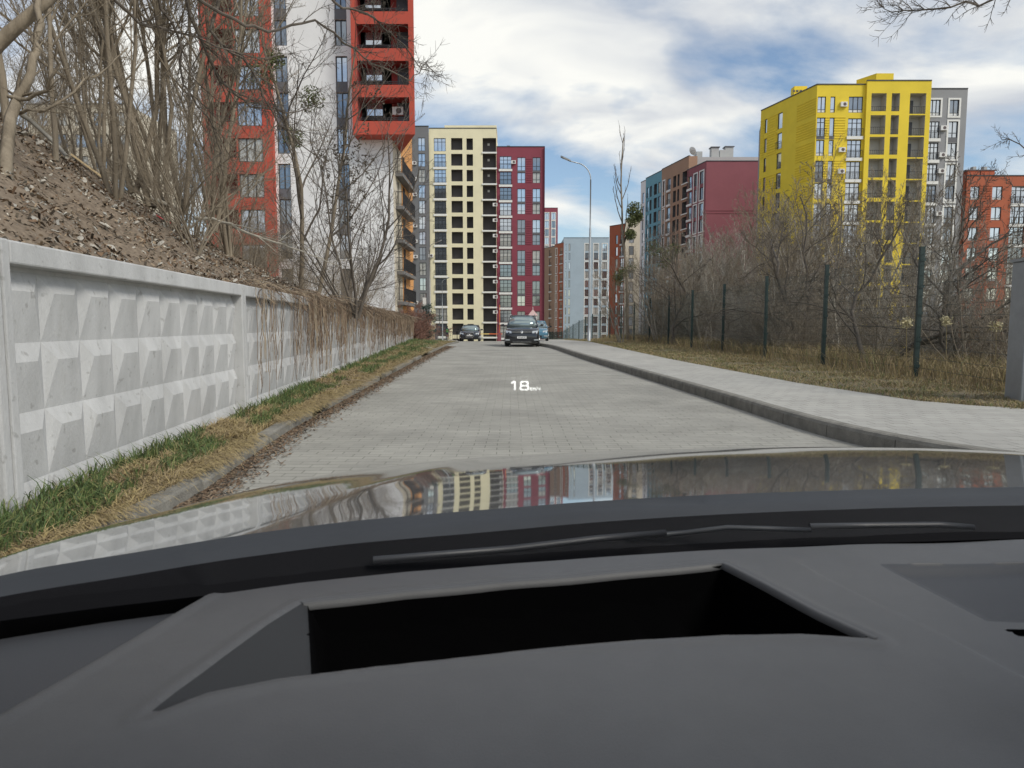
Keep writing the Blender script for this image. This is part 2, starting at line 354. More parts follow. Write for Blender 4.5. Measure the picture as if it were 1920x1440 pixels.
# plank, cloth, fallen branches
a, b = hillp(135, 297), hillp(205, 348)
M_plank = mat('pale_timber', (.55, .42, .24), .7, var=.15, vscale=12)
pk = MB(); L_ = (b-a).length; M = Matrix.Translation((a+b)/2+Vector((.03, -.05, .05))) @ (b-a).to_track_quat('X', 'Z').to_matrix().to_4x4()
pk.box(-L_/2, -.07, -.015, L_/2, .07, .015, M=M); tag(pk.build('plank', M_plank), 'pale sawn timber plank lying on the littered bank', 'plank')
c = hillp(305, 413); cl = MB()
for i in range(5):
    for j in range(4):
        q = [(c.x+(u-2.5)*.05+.02*nz(u, v, 3), c.y+(v-2)*.04, c.z+.03+(2.5-u)*.03+.03*nz(u*1.3, v*1.7)) for u, v in ((i, j), (i+1, j), (i+1, j+1), (i, j+1))]; cl.quad(*q)
tag(cl.build('rag', mat('red_cloth', (.45, .03, .04), .8)), 'crumpled red scrap of cloth on the bank', 'rag')
M_bark = mat('bark', (.15, .12, .083), .9, vscale=6, bump=.7, bscale=30, col2=(.29, .24, .175), stretch=(1, 1, .25))
M_bark_dark = mat('dark_bark', (.075, .062, .05), .9, vscale=6, col2=(.15, .125, .1))
M_bark_pale = mat('pale_bark', (.26, .235, .19), .9, vscale=5, col2=(.40, .37, .31))
def log(name, label, px, r0, r1, m, lift=.06):
    P = [hillp(x, y)+Vector((.05, -.1, lift)) for x, y in px]; t = MB(); n = len(P); t.tube(P, [r0+(r1-r0)*i/(n-1) for i in range(n)], 7)
    return tag(t.build(name, m, smooth=True), label, 'branch', 'fallen branches on the bank')
log('fallen_branch', 'long grey fallen branch lying high on the bank above the plank', [(30, 215), (60, 235), (90, 262), (112, 285), (128, 305)], .05, .03, M_bark_pale)
log('fallen_branch', 'fallen branch beside the red cloth at the hill edge', [(285, 378), (315, 392), (340, 400)], .05, .03, M_bark_pale)
# ------------------------------------------------------------------ concrete wall of ribbed panels
M_wall = mat('white_washed_concrete', (.37, .37, .365), .85, vscale=1.2, bump=.25, bscale=45, col2=(.53, .53, .525), detail=8, stretch=(2.5, 2.5, .8))
PL, PH = 4.6, 1.62; 
_t = M_wall.node_tree; _p = _t.nodes['Principled BSDF']; _l = _p.inputs['Base Color'].links[0].from_socket
_c = _t.nodes.new('ShaderNodeTexCoord'); _m = _t.nodes.new('ShaderNodeMapping'); _m.inputs['Scale'].default_value = (5, 5, .7); _n = _t.nodes.new('ShaderNodeTexNoise'); _n.inputs['Scale'].default_value = 2.2; _n.inputs['Detail'].default_value = 9; _n.inputs['Roughness'].default_value = .75
_r = _t.nodes.new('ShaderNodeValToRGB'); _r.color_ramp.elements[0].position = .56; _r.color_ramp.elements[1].position = .74; _r.color_ramp.elements[1].color = (.5, .5, .5, 1)
_n2 = _t.nodes.new('ShaderNodeTexNoise'); _n2.inputs['Scale'].default_value = 14; _n2.inputs['Detail'].default_value = 6; _r2 = _t.nodes.new('ShaderNodeValToRGB'); _r2.color_ramp.elements[0].position = .64; _r2.color_ramp.elements[1].position = .70; _r2.color_ramp.elements[1].color = (.55, .55, .55, 1)
_a = _t.nodes.new('ShaderNodeMix'); _a.data_type = 'RGBA'; _a.inputs[7].default_value = (.30, .29, .26, 1); _b = _t.nodes.new('ShaderNodeMix'); _b.data_type = 'RGBA'; _b.inputs[7].default_value = (.24, .235, .22, 1)
_k = _t.links.new; _k(_c.outputs['Object'], _m.inputs[0]); _k(_m.outputs[0], _n.inputs['Vector']); _k(_n.outputs[0], _r.inputs[0]); _k(_c.outputs['Object'], _n2.inputs['Vector']); _k(_n2.outputs[0], _r2.inputs[0])
_k(_r.outputs[0], _a.inputs[0]); _k(_l, _a.inputs[6]); _k(_r2.outputs[0], _b.inputs[0]); _k(_a.outputs[2], _b.inputs[6]); _k(_b.outputs[2], _p.inputs['Base Color'])
wd = Vector((-.0945, 1)).normalized(); wrz = math.atan2(wd.y, wd.x)
pm = MB(); fw = .085; top = .14; dep = .13
x0, x1, z1 = fw, PL-fw, PH-top
pm.box(.008, 0, -.3, PL-.008, .06, PH-.002)                 # slab behind (outward is -y)
NC, RH = 9.5, .435; cw = (x1-x0)/NC
def face(x, z, y): return (x, -y, z)
zt = z1-.03; r = 0
while zt > -.25:
    zb = zt-RH; xx = x0
    while xx < x1-.01:
        xe = min(xx+cw, x1); o = .042; a0, a1 = xx+cw*.24, min(xx+cw*.76, x1-.004); zz = zt-RH*.27
        y0 = .004
        TL, TR, BR, BL = (xx, zt), (xe, zt), (xe, zb), (xx, zb)
        A, B = face(a0, zz, y0+o), face(a1, zz, y0+o)
        pm.quad(face(*TL, y0), face(*TR, y0), B, A); pm.quad(face(*BL, y0), A, B, face(*BR, y0)); pm.tri(face(*TL, y0), A, face(*BL, y0)); pm.tri(face(*TR, y0), face(*BR, y0), B)
        xx += cw
    zt = zb
pm.box(.008, -dep, -.3, fw, -.0, PH, 0); pm.box(PL-fw, -dep, -.3, PL-.008, -.0, PH, 0); pm.box(fw, -dep, PH-top, PL-fw, -.0, PH-.003, 0)
pme = pm.mesh('wall_panel', M_wall)
wall = empty('concrete_wall', (WX(4.01), 4.01, 0), label='white ribbed concrete panel wall below the littered bank, overgrown towards its far end', cat='wall')
for i in range(-2, 10):
    y = WY0+i*PL*wd.y; o = put('panel', pme, wall, (WX(y)-WX(4.01), y-4.01, zr(y)+.12), (0, 0, wrz)); m = o.modifiers.new('bevel', 'BEVEL'); m.width = .012; m.segments = 2; m.limit_method = 'ANGLE'; m.angle_limit = R(60)
# dry creeper over the wall
vn = MB(); rnd = random.Random(5); wn = Vector((wd.y, -wd.x, 0)); WT = PH+.12
def strand(y, hang, out=.03, r=.005, k=3):
    p = Vector((WX(y), y, WT+zr(y)+rnd.uniform(-.02, .05)))-wn*rnd.uniform(0, .25); P = [p.copy()]
    p = Vector((WX(y), y, WT+zr(y)+.02))+wn*(dep+out+rnd.uniform(0, .04)); P.append(p.copy())
    n = max(3, int(hang/.13)); dy = rnd.gauss(0, .012)
    for j in range(n):
        dy = dy*.7+rnd.gauss(0, .018); p = p+Vector((WX(y+dy)-WX(y), dy, -hang/n))+wn*rnd.gauss(-.004, .012); P.append(p.copy())
    vn.tube(P, [r]*len(P), k, mi=rnd.choice((0, 0, 1, 2)), caps=False)
for c, sg, n, hm in ((9.2, .12, 12, 1.45), (9.75, .12, 14, 1.45), (10.2, .1, 6, 1.4), (10.9, .12, 8, 1.1), (11.45, .18, 30, 1.45), (12.0, .15, 20, 1.3), (12.6, .2, 24, 1.0)):
    for _ in range(n): strand(rnd.gauss(c, sg), hm*rnd.uniform(.5, 1.05), r=rnd.uniform(.0018, .005))
for i in range(2600):
    y = 12.4+rnd.random()**1.2*37
    if nz(y*1.7, 3) < -.12 and rnd.random() < .75: continue
    strand(y, rnd.choice((.15, .25, .35, .6, 1, 1.45))*rnd.uniform(.7, 1.1), r=rnd.uniform(.002, .0055)*(1+y/40))
for i in range(2200):     # tangle along the coping
    y = 9+rnd.random()**1.1*41; q = Vector((WX(y), y, WT+zr(y)))+wn*rnd.uniform(-.25, dep+.03)+Vector((0, 0, rnd.uniform(0, .1))); P = [q.copy()]; h = Vector((rnd.gauss(0, .6), rnd.gauss(0, 1), rnd.uniform(-.1, .8)))
    for j in range(5): h = h+Vector((rnd.gauss(0, .3)+.06, rnd.gauss(0, .3), -.28)); q = q+h*.07; P.append(q.copy())
    vn.tube(P, rnd.uniform(.002, .005)*(1+y/50), 3, mi=rnd.choice((0, 1, 2)), caps=False)
for i in range(600):     # tangle piled at the wall's foot
    y = rnd.choice((rnd.gauss(13, 1.2), rnd.uniform(11, 24))); q = Vector((WX(y), y, .12))+wn*rnd.uniform(.1, .6); P = [q.copy()]; h = Vector((rnd.gauss(0, .8), rnd.gauss(0, 1), rnd.uniform(.3, 1.2)))
    for j in range(6): h = h+Vector((rnd.gauss(0, .3), rnd.gauss(0, .3), -.35)); q = q+h*.06; q.z = max(q.z, .12); P.append(q.copy())
    vn.tube(P, rnd.uniform(.003, .007), 3, mi=rnd.choice((0, 1, 2)), caps=False)
VM = [mat('vine_brown', (.19, .13, .085), .9), mat('vine_tan', (.30, .235, .16), .9), mat('vine_dark', (.09, .065, .045), .9)]
tag(vn.build('dry_creeper', VM), kind='stuff', label='dry leafless creeper strands hanging over the white wall', cat='creeper')
# ------------------------------------------------------------------ grass
GM = [mat('grass_green', (.085, .135, .035), .7), mat('grass_dark', (.055, .088, .03), .7), mat('grass_straw', (.36, .28, .13), .85), mat('grass_brown', (.27, .205, .115), .9), mat('grass_olive', (.16, .18, .06), .8)]
def blade(mb, p, h, w, lean, mi):
    a = rnd.uniform(0, 6.28); u = Vector((math.cos(a), math.sin(a), 0))*w/2; l = Vector((rnd.gauss(0, lean), rnd.gauss(0, lean), 0))*h
    m = p+l*.35+Vector((0, 0, h*.6)); t = p+l+Vector((0, 0, h*rnd.uniform(.7, 1)))
    i = len(mb.v); mb.v += [tuple(p-u), tuple(p+u), tuple(m+u*.7), tuple(m-u*.7), tuple(t)]; mb.f += [(i, i+1, i+2, i+3), (i+3, i+2, i+4)]; mb.mi += [mi, mi]
gr = MB(); rnd = random.Random(11)
for i in range(52000):
    y = 1.5+rnd.random()**2.0*48; t = rnd.random(); x = XL(y)-.12+(WX(y)+.14-XL(y)+.12)*t
    gn = nz(x*1.6, y*.9, 5)+.35*nz(x*6, y*6, 2)
    edge = t > .8 or .28 < t < .5
    green = gn+(.12 if edge else -.2) > 0 and rnd.random() < .85
    if 12.5 < y < 15.5: green = green and gn > .2
    if t < .16: green = False
    h = (rnd.uniform(.03, .13) if green else rnd.uniform(.02, .09))*(1.3 if t > .82 and green else 1); k = 1+y/14
    mi = rnd.choice((0, 0, 1, 4)) if green else rnd.choice((2, 3, 3, 4 if y > 20 else 2))
    blade(gr, Vector((x, y, zr(y)+.09+.07*t+.05*nz(x*2, y*2))), h*(1+y/80), .007*k, .5 if green else 1.5, mi)
for (cy, wdt, n) in ((3.0, .5, 500), (3.9, .4, 500), (5.6, .55, 1500), (6.4, .4, 900), (8.2, .4, 1200), (8.9, .5, 1400), (9.9, .5, 1300), (11, .6, 1300), (12.4, .8, 1200), (14, .9, 900), (16.5, 1.5, 900), (20, 2, 900), (26, 4, 800), (34, 5, 600)):     # straw flopping over the kerb
    for _ in range(int(n*.8)):
        y = rnd.gauss(cy, wdt*.6); x = XL(y)-.13+rnd.gauss(-.05, .1); p = Vector((x, y, .1+zr(y))); P = [p]; dv = Vector((rnd.uniform(-.1, 1), rnd.gauss(0, .45), 1.0)).normalized(); s = rnd.uniform(.02, .06)
        for j in range(3): p = p+dv*s; p.z = max(p.z, .02+zr(y)); P.append(p); dv = (dv+Vector((.25, 0, -.9))).normalized()
        w = Vector((0, .0013*(1+y/9), 0)); mi = rnd.choice((2, 2, 3))
        for A, B in zip(P, P[1:]): gr.quad(A-w, A+w, B+w, B-w, mi)
tag(gr.build('grass', GM), kind='stuff', label='green and dry straw grass on the strip between the white wall and the road', cat='grass')
# debris along the kerb on the road
db = MB()
for i in range(16000):
    y = 4.5+rnd.random()**1.4*34; x = XL(y)+abs(rnd.gauss(0, .11))*(1+.02*y); s = rnd.uniform(.003, .009)*(1+y/14); a = rnd.uniform(0, 6.3); e = rnd.choice((1, 2.5, 5))
    u = Vector((math.cos(a), math.sin(a), rnd.uniform(0, .4)))*s*e**.6; v = Vector((-math.sin(a), math.cos(a), .1))*s/e**.5; c = Vector((x, y, zr(y)+.012))
    db.quad(c-u-v, c+u-v, c+u+v, c-u+v, rnd.choice((0, 1, 2, 0)))
tag(db.build('dead_leaves', LM[:3]), kind='stuff', label='brown dead leaves and dirt swept along the left road edge', cat='leaves')
gr = MB(); rnd = random.Random(12)
for i in range(52000):
    y = 8.5+rnd.random()**1.7*52; x0 = XE(y); x = x0+rnd.random()**1.1*(11.5-x0)
    if y > 8.3 and x > 7.4 and y < 10: pass
    d = (x-x0); h = rnd.uniform(.03, .1)+(rnd.uniform(.02, .16)*min(1, max(0, d-1.2)) if rnd.random() < .8 else 0)+(rnd.uniform(.1, .5) if x > 7.9 else 0)
    k = 1+y/14; mi = rnd.choices((4, 2, 3, 0), (2.2, 3, 3, .4) if d < 1.2 else (.6, 3, 4, .1))[0]
    blade(gr, Vector((x, y, zr(y)+.15+.05*nz(x*1.3, y*1.3)-max(0, x-11)*.33)), h, .006*k, .45, mi)
for i in range(34000):
    y = 8.5+rnd.random()**1.5*30; x0 = XE(y); d = rnd.random()**.8*2.9; x = x0+d-.03; k = 1+y/14
    mi = rnd.choices((4, 2, 3, 0), (3 if nz(x*1.5, y*.8) > 0 else 1, 3, 3, .6))[0]
    blade(gr, Vector((x, y, zr(y)+.16+.05*nz(x*1.3, y*1.3))), rnd.uniform(.03, .08)*(1+y/60), .006*k, 1.4, mi)
tag(gr.build('dry_grass', GM), kind='stuff', label='tall dry brown grass along the foot of the green mesh fence', cat='grass')
# ------------------------------------------------------------------ bare trees
def rot_about(d, ang, az):
    ref = Vector((0, 0, 1)) if abs(d.z) < .9 else Vector((1, 0, 0)); a = d.cross(ref).normalized(); b = d.cross(a)
    return (d*math.cos(ang)+(a*math.cos(az)+b*math.sin(az))*math.sin(ang)).normalized()
def gen_tree(seed, H, r0, stems=1, spread=.2, levels=4, kids=(9, 6, 5, 4), ang=(.45, .95), up=.12, wob=.12, rmin=.0045, start=.3, kfac=.62, trunkmesh=True):
    rn = random.Random(seed); tr = MB(); cr = MB()
    def grow(p, d, ln, r, lv):
        n = (9, 6, 4, 3, 2)[min(lv, 4)]; P = [p]; Rr = [r]; q = p; tip = max(rmin*.7, r*(.28 if lv == 0 else .3))
        D = [d]
        for j in range(n):
            d = (d+Vector((rn.gauss(0, wob), rn.gauss(0, wob), rn.gauss(up, wob*.6)))).normalized(); q = q+d*ln/n; P.append(q); D.append(d); Rr.append(r+(tip-r)*(j+1)/n)
        (tr if lv == 0 else cr).tube(P, Rr, (8, 5, 4, 3, 3)[min(lv, 4)], caps=False)
        if lv >= levels: return
        c = kids[min(lv, len(kids)-1)]
        for i in range(c):
            t = (start if lv == 0 else .2)+(1-(start if lv == 0 else .2))*((i+rn.random())/c); f = t*n; j = min(int(f), n-1); b = P[j].lerp(P[j+1], f-j)
            rr = Rr[j]*(.55 if lv < 2 else .62)
            if rr < rmin*.6 : rr = rmin*.6
            grow(b, rot_about(D[j], rn.uniform(*ang), rn.uniform(0, 6.28)), ln*kfac*rn.uniform(.6, 1.1)*(1.15-.55*t), rr, lv+1)
    for s in range(stems):
        a = 6.28*s/stems+rn.uniform(-.5, .5); sp = spread*rn.uniform(.6, 1.3) if stems > 1 else rn.uniform(0, spread*.4)
        grow(Vector((math.cos(a)*r0*.8*(stems > 1), math.sin(a)*r0*.8*(stems > 1), -.15)), Vector((math.cos(a)*sp, math.sin(a)*sp, 1)).normalized(), H*rn.uniform(.8, 1.05), r0*rn.uniform(.75, 1.1), 0)
    return tr, cr
def tree_proto(name, seed, m_tr, m_cr, **k):
    tr, cr = gen_tree(seed, **k); return (name, tr.mesh('trunk', m_tr, True), cr.mesh('crown', m_cr))
def plant(proto, loc, rz, sc, label, cat, group, tilt=(0, 0)):
    e = empty(proto[0], loc, 0, label=label, cat=cat, group=group); e.rotation_euler = (tilt[0], tilt[1], rz); e.scale = (sc,)*3 if not isinstance(sc, tuple) else sc
    put('trunk', proto[1], e); put('crown', proto[2], e); return e
T_slim = [tree_proto('bare_tree', 20+i, M_bark, M_bark, H=8.5, r0=.058, stems=s, spread=.22, kids=(13, 7, 6, 4), levels=4, start=.28, kfac=.42, rmin=.004, wob=.10) for i, s in enumerate((2, 3, 1, 4))]
T_bush = [tree_proto('bare_shrub', 40+i, M_bark, M_bark, H=3.0, r0=.015, stems=7, spread=.75, kids=(7, 5, 4), levels=3, start=.15, kfac=.5, rmin=.003, up=.05, wob=.16) for i in range(3)]
M_br = mat('brown_bark', (.20, .178, .145), .9, vscale=6, col2=(.37, .335, .28))
T_thick = [tree_proto('bare_tree', 60+i, (M_br, M_bark_pale, M_br, M_br)[i], (M_br, M_bark_pale, M_bark, M_br)[i], H=6.5, r0=.06, stems=(3, 1, 4, 2)[i], spread=.35, kids=(10, 6, 5, 4), levels=4, start=.2, kfac=.46, rmin=.0045, ang=(.35, .8)) for i in range(4)]
T_dense = [tree_proto('bare_tree', 80+i, M_br, (M_bark, M_br, M_br)[i], H=6.5, r0=.05, stems=(5, 3, 4)[i], spread=.45, kids=(13, 8, 6, 5), levels=4, start=.1, kfac=.42, rmin=.0055, ang=(.3, .8), up=.1) for i in range(3)]
T_dark = [tree_proto('crooked_bare_tree', 160+i, M_bark_dark, M_bark_dark, H=5.5, r0=.07, stems=2, spread=.5, kids=(9, 6, 5, 4), levels=4, start=.2, kfac=.5, rmin=.006, wob=.22, up=.02) for i in range(2)]
T_hb = [tree_proto('bare_shrub', 140+i, M_br, (M_br, M_bark_dark)[i], H=3.0, r0=.018, stems=12, spread=.9, kids=(9, 7, 5), levels=3, start=.05, kfac=.5, rmin=.0035, up=.03, wob=.2) for i in range(2)]
rnd = random.Random(21)
# the bank on the left: trees read off the photograph first, then the wood behind them
spots = [(218, 372, 9.5, 1, .9, (.0, .12)), (250, 345, 11, 0, 1.2, (0, -.05)), (285, 372, 12.0, 3, 1.15, (0, .08)), (305, 382, 13, 1, 1.1, (0, .16)), (12, 230, 7.6, 2, 1.0, (0, -.05)), (105, 300, 8.3, 2, .7, (0, .1)),
         (430, 480, 14, 3, .8, (0, .05)), (345, 385, 15, 0, 1.0, (0, .1)), (400, 420, 17, 1, 1.0, (0, .05))]
items = []
for px, py, Y, v, sc, tl in spots:
    p = hillp(px, py, 4); items.append((px, p, v, sc, tl))
for i in range(30):
    Y = rnd.uniform(12, 36); d = rnd.uniform(2.0, 16); x = WX(Y)-d
    pxx = 960+F*x/Y
    if pxx > 430 or pxx < -350: continue
    items.append((pxx, Vector((x, Y, hillz(d, Y))), rnd.randrange(4), rnd.uniform(.75, 1.25), (rnd.gauss(0, .06), rnd.gauss(.03, .08))))
items.sort(key=lambda t: t[0])
for i, (px, p, v, sc, tl) in enumerate(items):
    plant(T_slim[v], p, rnd.uniform(0, 6.3), (sc*.85, sc*.85, sc), f'leafless grey-barked tree on the littered bank, {ordn(i)} from the left', 'tree', 'bare trees on the bank', tl)
items = []
for i in range(56):
    Y = rnd.uniform(10.5, 40); d = rnd.random()**1.4*9+.5; x = WX(Y)-d; pxx = 960+F*x/Y
    if pxx < -100 or (pxx < 300 and Y < 14): continue
    items.append((pxx, Vector((x, Y, hillz(d, Y))), rnd.randrange(3), rnd.uniform(.6, 1.25)))
items.sort(key=lambda t: t[0])
for i, (px, p, v, sc) in enumerate(items):
    plant(T_bush[v], p, rnd.uniform(0, 6.3), sc, f'leafless twiggy shrub on the bank above the wall, {ordn(i)} from the left', 'shrub', 'bare shrubs on the bank')
# the spreading many-stemmed shrub at the wall in front of the white facade, with brown leaves still on
T_fan = tree_proto('spreading_shrub', 77, M_bark_dark, M_bark_dark, H=3.6, r0=.022, stems=11, spread=.7, kids=(9, 6, 4), levels=3, start=.2, kfac=.42, rmin=.0045, up=.03, wob=.09)
pf = at(655, 548, 17.5); pf.z = 1.55
plant(T_fan, pf, .4, 1.05, 'dark many-stemmed leafless shrub fanning out above the wall in front of the white facade', 'shrub', None)
# tall tree behind it with mistletoe and dry leaf clusters
def leaf_cluster(mb, c, r, n, s, rn, mi=0):
    for _ in range(n):
        v = Vector((rn.gauss(0, 1), rn.gauss(0, 1), rn.gauss(0, 1))).normalized()*r*rn.random()**.5; p = c+v; a = Vector((rn.gauss(0, 1), rn.gauss(0, 1), rn.gauss(0, 1))).normalized()*s; b = a.cross(Vector((rn.gauss(0, 1), rn.gauss(0, 1), rn.gauss(0, 1)))).normalized()*s*.4
        mb.quad(p-a, p+b, p+a, p-b, mi)
M_mist = mat('mistletoe_green', (.10, .115, .035), .8); M_dryleaf = mat('dry_leaf', (.075, .06, .04), .8)
T_tall = tree_proto('tall_bare_tree', 91, M_bark, M_bark_dark, H=8.5, r0=.09, stems=2, spread=.3, kids=(11, 6, 5, 4), levels=4, start=.2, kfac=.5, rmin=.006, wob=.12)
pt = at(575, 560, 21); pt.z = 1.6
tt = plant(T_tall, pt, 1.0, 1.0, 'tall leafless tree with round green mistletoe balls in front of the white tower', 'tree', None)
mb = MB(); rn = random.Random(2)
for px, py, r in ((590, 180, .42), (478, 165, .5), (545, 265, .35), (505, 130, .3)):
    leaf_cluster(mb, at(px, py, 21)-pt, r, 420, .05, rn)
mb.build('mistletoe', M_mist, tt)
T_leafy = tree_proto('young_leafy_tree', 93, M_bark_dark, M_bark_dark, H=4.6, r0=.045, stems=3, spread=.32, kids=(8, 5, 4), levels=3, start=.25, kfac=.5, rmin=.005)
pl = at(668, 556, 16.5); pl.z = 1.55
tl = plant(T_leafy, pl, 2.2, 1.0, 'young tree keeping clusters of dark dry leaves, in front of the white tower wall', 'tree', None)
mb = MB()
for i in range(90):
    px, py = rn.choice(((700, 330), (725, 350), (690, 400), (670, 420), (640, 310), (610, 290), (715, 290), (690, 280), (560, 230))); leaf_cluster(mb, at(rn.gauss(px, 14), rn.gauss(py, 24), 16.5+rn.gauss(0, .3))-pl, .10, 8, .045, rn)
mb.build('dry_leaves', M_dryleaf, tl)
# overhanging tree near the road: limbs reach across the top of the view
def limb(mb, pts, r0, r1, rn, twigs=26, tl=.5, k=6):
    P = [Vector(p) for p in pts]; Q = []
    for a, b in zip(P, P[1:]):
        for s in range(4): Q.append(a.lerp(b, s/4)+Vector((rn.gauss(0, .02), rn.gauss(0, .02), rn.gauss(0, .02))))
    Q.append(P[-1]); n = len(Q); rr = [r0+(r1-r0)*i/(n-1) for i in range(n)]; mb.tube(Q, rr, k, caps=False)
    for _ in range(twigs):
        i = rn.randrange(n//4, n-1); d = (Q[i+1]-Q[i]).normalized(); d = rot_about(d, rn.uniform(.4, .9), rn.uniform(0, 6.3)); q = Q[i]; T = [q]; l = tl*rn.uniform(.4, 1.2)
        for s in range(5): d = (d+Vector((rn.gauss(0, .15), rn.gauss(0, .15), rn.gauss(-.02, .12)))).normalized(); q = q+d*l/5; T.append(q)
        mb.tube(T, [rr[i]*.4*(1-s/6)+.0015 for s in range(6)], 3, caps=False)
        for s in range(1, 5):
            for _q in range(2):
                d2 = rot_about(d, rn.uniform(.5, 1.1), rn.uniform(0, 6.3)); mb.tube([T[s], T[s]+d2*l*.14+Vector((0, 0, -.01)), T[s]+d2*l*.27], [.003, .0025, .0018], 3, caps=False)
ov = MB(); rn = random.Random(33)
def A(*p): return [at(x, y, Y) for x, y, Y in p]
limb(ov, A((290, -60, 9), (420, 30, 9.5), (500, 60, 10), (590, 40, 10.5), (660, 90, 11), (700, 120, 11), (770, 150, 11.5), (800, 120, 12), (838, 152, 12)), .025, .004, rn, 30, .6)
limb(ov, A((590, -30, 10), (640, 15, 10.5), (700, 30, 11), (745, 75, 11.5), (790, 130, 12), (815, 140, 12)), .02, .003, rn, 40, .6)
limb(ov, A((330, -60, 9), (370, 60, 9.5), (410, 150, 10), (470, 200, 10.5), (560, 210, 11), (650, 185, 12)), .028, .004, rn, 36, .8)
limb(ov, A((280, -40, 8.5), (335, 70, 9), (345, 160, 9.2), (400, 240, 9.6), (420, 330, 10)), .022, .004, rn, 30, .7)
limb(ov, A((420, -40, 9.5), (395, 60, 9.5), (470, 130, 10), (520, 230, 10.5), (600, 300, 11), (620, 380, 11)), .022, .004, rn, 36, .8)
limb(ov, A((180, -40, 8), (260, 40, 8.6), (330, 60, 9), (480, 110, 9.6), (560, 100, 10.5)), .02, .004, rn, 30, .7)
base = hillp(150, 260, 4); tk = MB(); T0 = A((-60, 140, 7.6), (20, 60, 7.7), (90, 0, 7.9), (150, -60, 8.2), (240, -110, 8.6)); T0 = [hillp(-150, 230, 4)]+T0
tk.tube(T0, [.09, .08, .07, .062, .055, .045], 9, caps=False)
for q in ((T0[4], at(290, -60, 9)), (T0[4], at(330, -60, 9)), (T0[5], at(420, -40, 9.5)), (T0[3], at(180, -40, 8)), (T0[5], at(590, -30, 10)), (T0[4], at(280, -40, 8.5))): tk.tube([q[0], q[0].lerp(q[1], .5)+Vector((0, 0, .1)), q[1]], [.045, .035, .03], 6, caps=False)
e = empty('overhanging_tree', (0, 0, 0), label='leaning tree at the top left whose thin dark branches hang across to the tower', cat='tree'); tk.build('trunk', M_bark, e, True); ov.build('branches', M_bark_dark, e)
# pale crooked branches low on the left
b2 = MB(); limb(b2, [hillp(5, 320, 4)+Vector((0, 0, -.1))]+A((22, 190, 7.3), (60, 130, 7.4), (70, 60, 7.6), (75, -20, 7.8)), .06, .03, rn, 8, .6); limb(b2, A((24, 185, 7.3), (80, 172, 7.2), (110, 120, 7.1), (105, 70, 7.0)), .022, .006, rn, 8, .4); limb(b2, A((22, 208, 7.3), (90, 208, 7.2), (160, 160, 7.5), (240, 90, 8)), .02, .006, rn, 14, .5)
tag(b2.build('crooked_tree', M_bark, smooth=True), 'crooked young tree forking at the left edge of the view', 'tree')
b3 = MB(); limb(b3, A((365, 405, 13), (430, 425, 13.2), (500, 450, 13.6), (560, 468, 14), (640, 500, 14.5)), .035, .008, rn, 14, .7)
tag(b3.build('fallen_branch', M_bark_pale), 'long bowed fallen branch sagging down the bank toward the wall', 'branch', 'fallen branches on the bank')
# ------------------------------------------------------------------ right: thicket behind the mesh fence
items = []; rnd = random.Random(8)
def top_for(px): return interp(px, [(1080, 3.4), (1180, 4.2), (1300, 3.6), (1440, 5.6), (1560, 7.0), (1700, 4.8), (1900, 4.6)])
def grz(x, y): return zr(y)+.05 if x < 11 else -(min(x, 34)-11)*.33-.1
for i in range(62):
    Y = rnd.uniform(15, 60); x = rnd.uniform(8.9, 17+Y*.12); pxx = 960+F*x/Y
    if not 1090 < pxx < 2000: continue
    want = 1.25+ (F and (interp(pxx, [(1080, 100), (1180, 125), (1270, 140), (1330, 165), (1420, 205), (1500, 225), (1560, 290), (1620, 265), (1750, 225), (1920, 205)])*Y/F))
    z0 = grz(x, Y); hh = min(13, (want-z0)*rnd.uniform(.75, 1.05)); items.append((pxx, Vector((x, Y, z0)), rnd.choice((0, 1, 2, 3, 0, 1, 2, 3, 4, 5, 6)), hh/6.5))
items.sort(key=lambda t: t[0])
for i, (px, p, v, sc) in enumerate(items):
    plant((T_thick+T_dense)[v], p, rnd.uniform(0, 6.3), sc*.92, f'leafless thicket tree behind the green mesh fence, {ordn(i)} from the left', 'tree', 'bare trees behind the mesh fence')
items = []
for i in range(95):
    Y = 12+rnd.random()**1.2*40; x = 9.3+rnd.random()**1.2*5.5; pxx = 960+F*x/Y
    if pxx > 2100: continue
    items.append((pxx, Vector((x, Y, grz(x, Y))), rnd.randrange(5), rnd.uniform(.65, 1.15)))
items.sort(key=lambda t: t[0])
for i, (px, p, v, sc) in enumerate(items):
    plant((T_bush+T_hb)[v], p, rnd.uniform(0, 6.3), sc, f'leafless tangled shrub close behind the green mesh fence, {ordn(i)} from the left', 'shrub', 'bare shrubs behind the mesh fence')
for i, (px, Y, v, sc, lb) in enumerate(((1640, 17, 0, 1.0, 'dark crooked tree spreading low behind the fence left of the nearest post'), (1790, 16, 1, .95, 'dark crooked tree behind the fence between the nearest post and the steel cabinet'), (1500, 24, 1, 1.25, 'dark leaning tree behind the fence in front of the yellow corner'), (1600, 30, 0, 1.7, 'tall dark tree in front of the lower yellow balconies'), (1260, 34, 1, 1.2, 'dark round-headed tree behind the fence in front of the brown facade'))):
    p = at(px, 640, Y); p.z = grz(p.x, Y); plant(T_dark[v], p, (2.6, 1.3, 2.6, 3.9, 5.2)[i], sc, lb, 'tree', 'dark trees behind the mesh fence')
# far masses behind the thicket
M_brush = mat('brush_brown', (.12, .10, .08), .9)
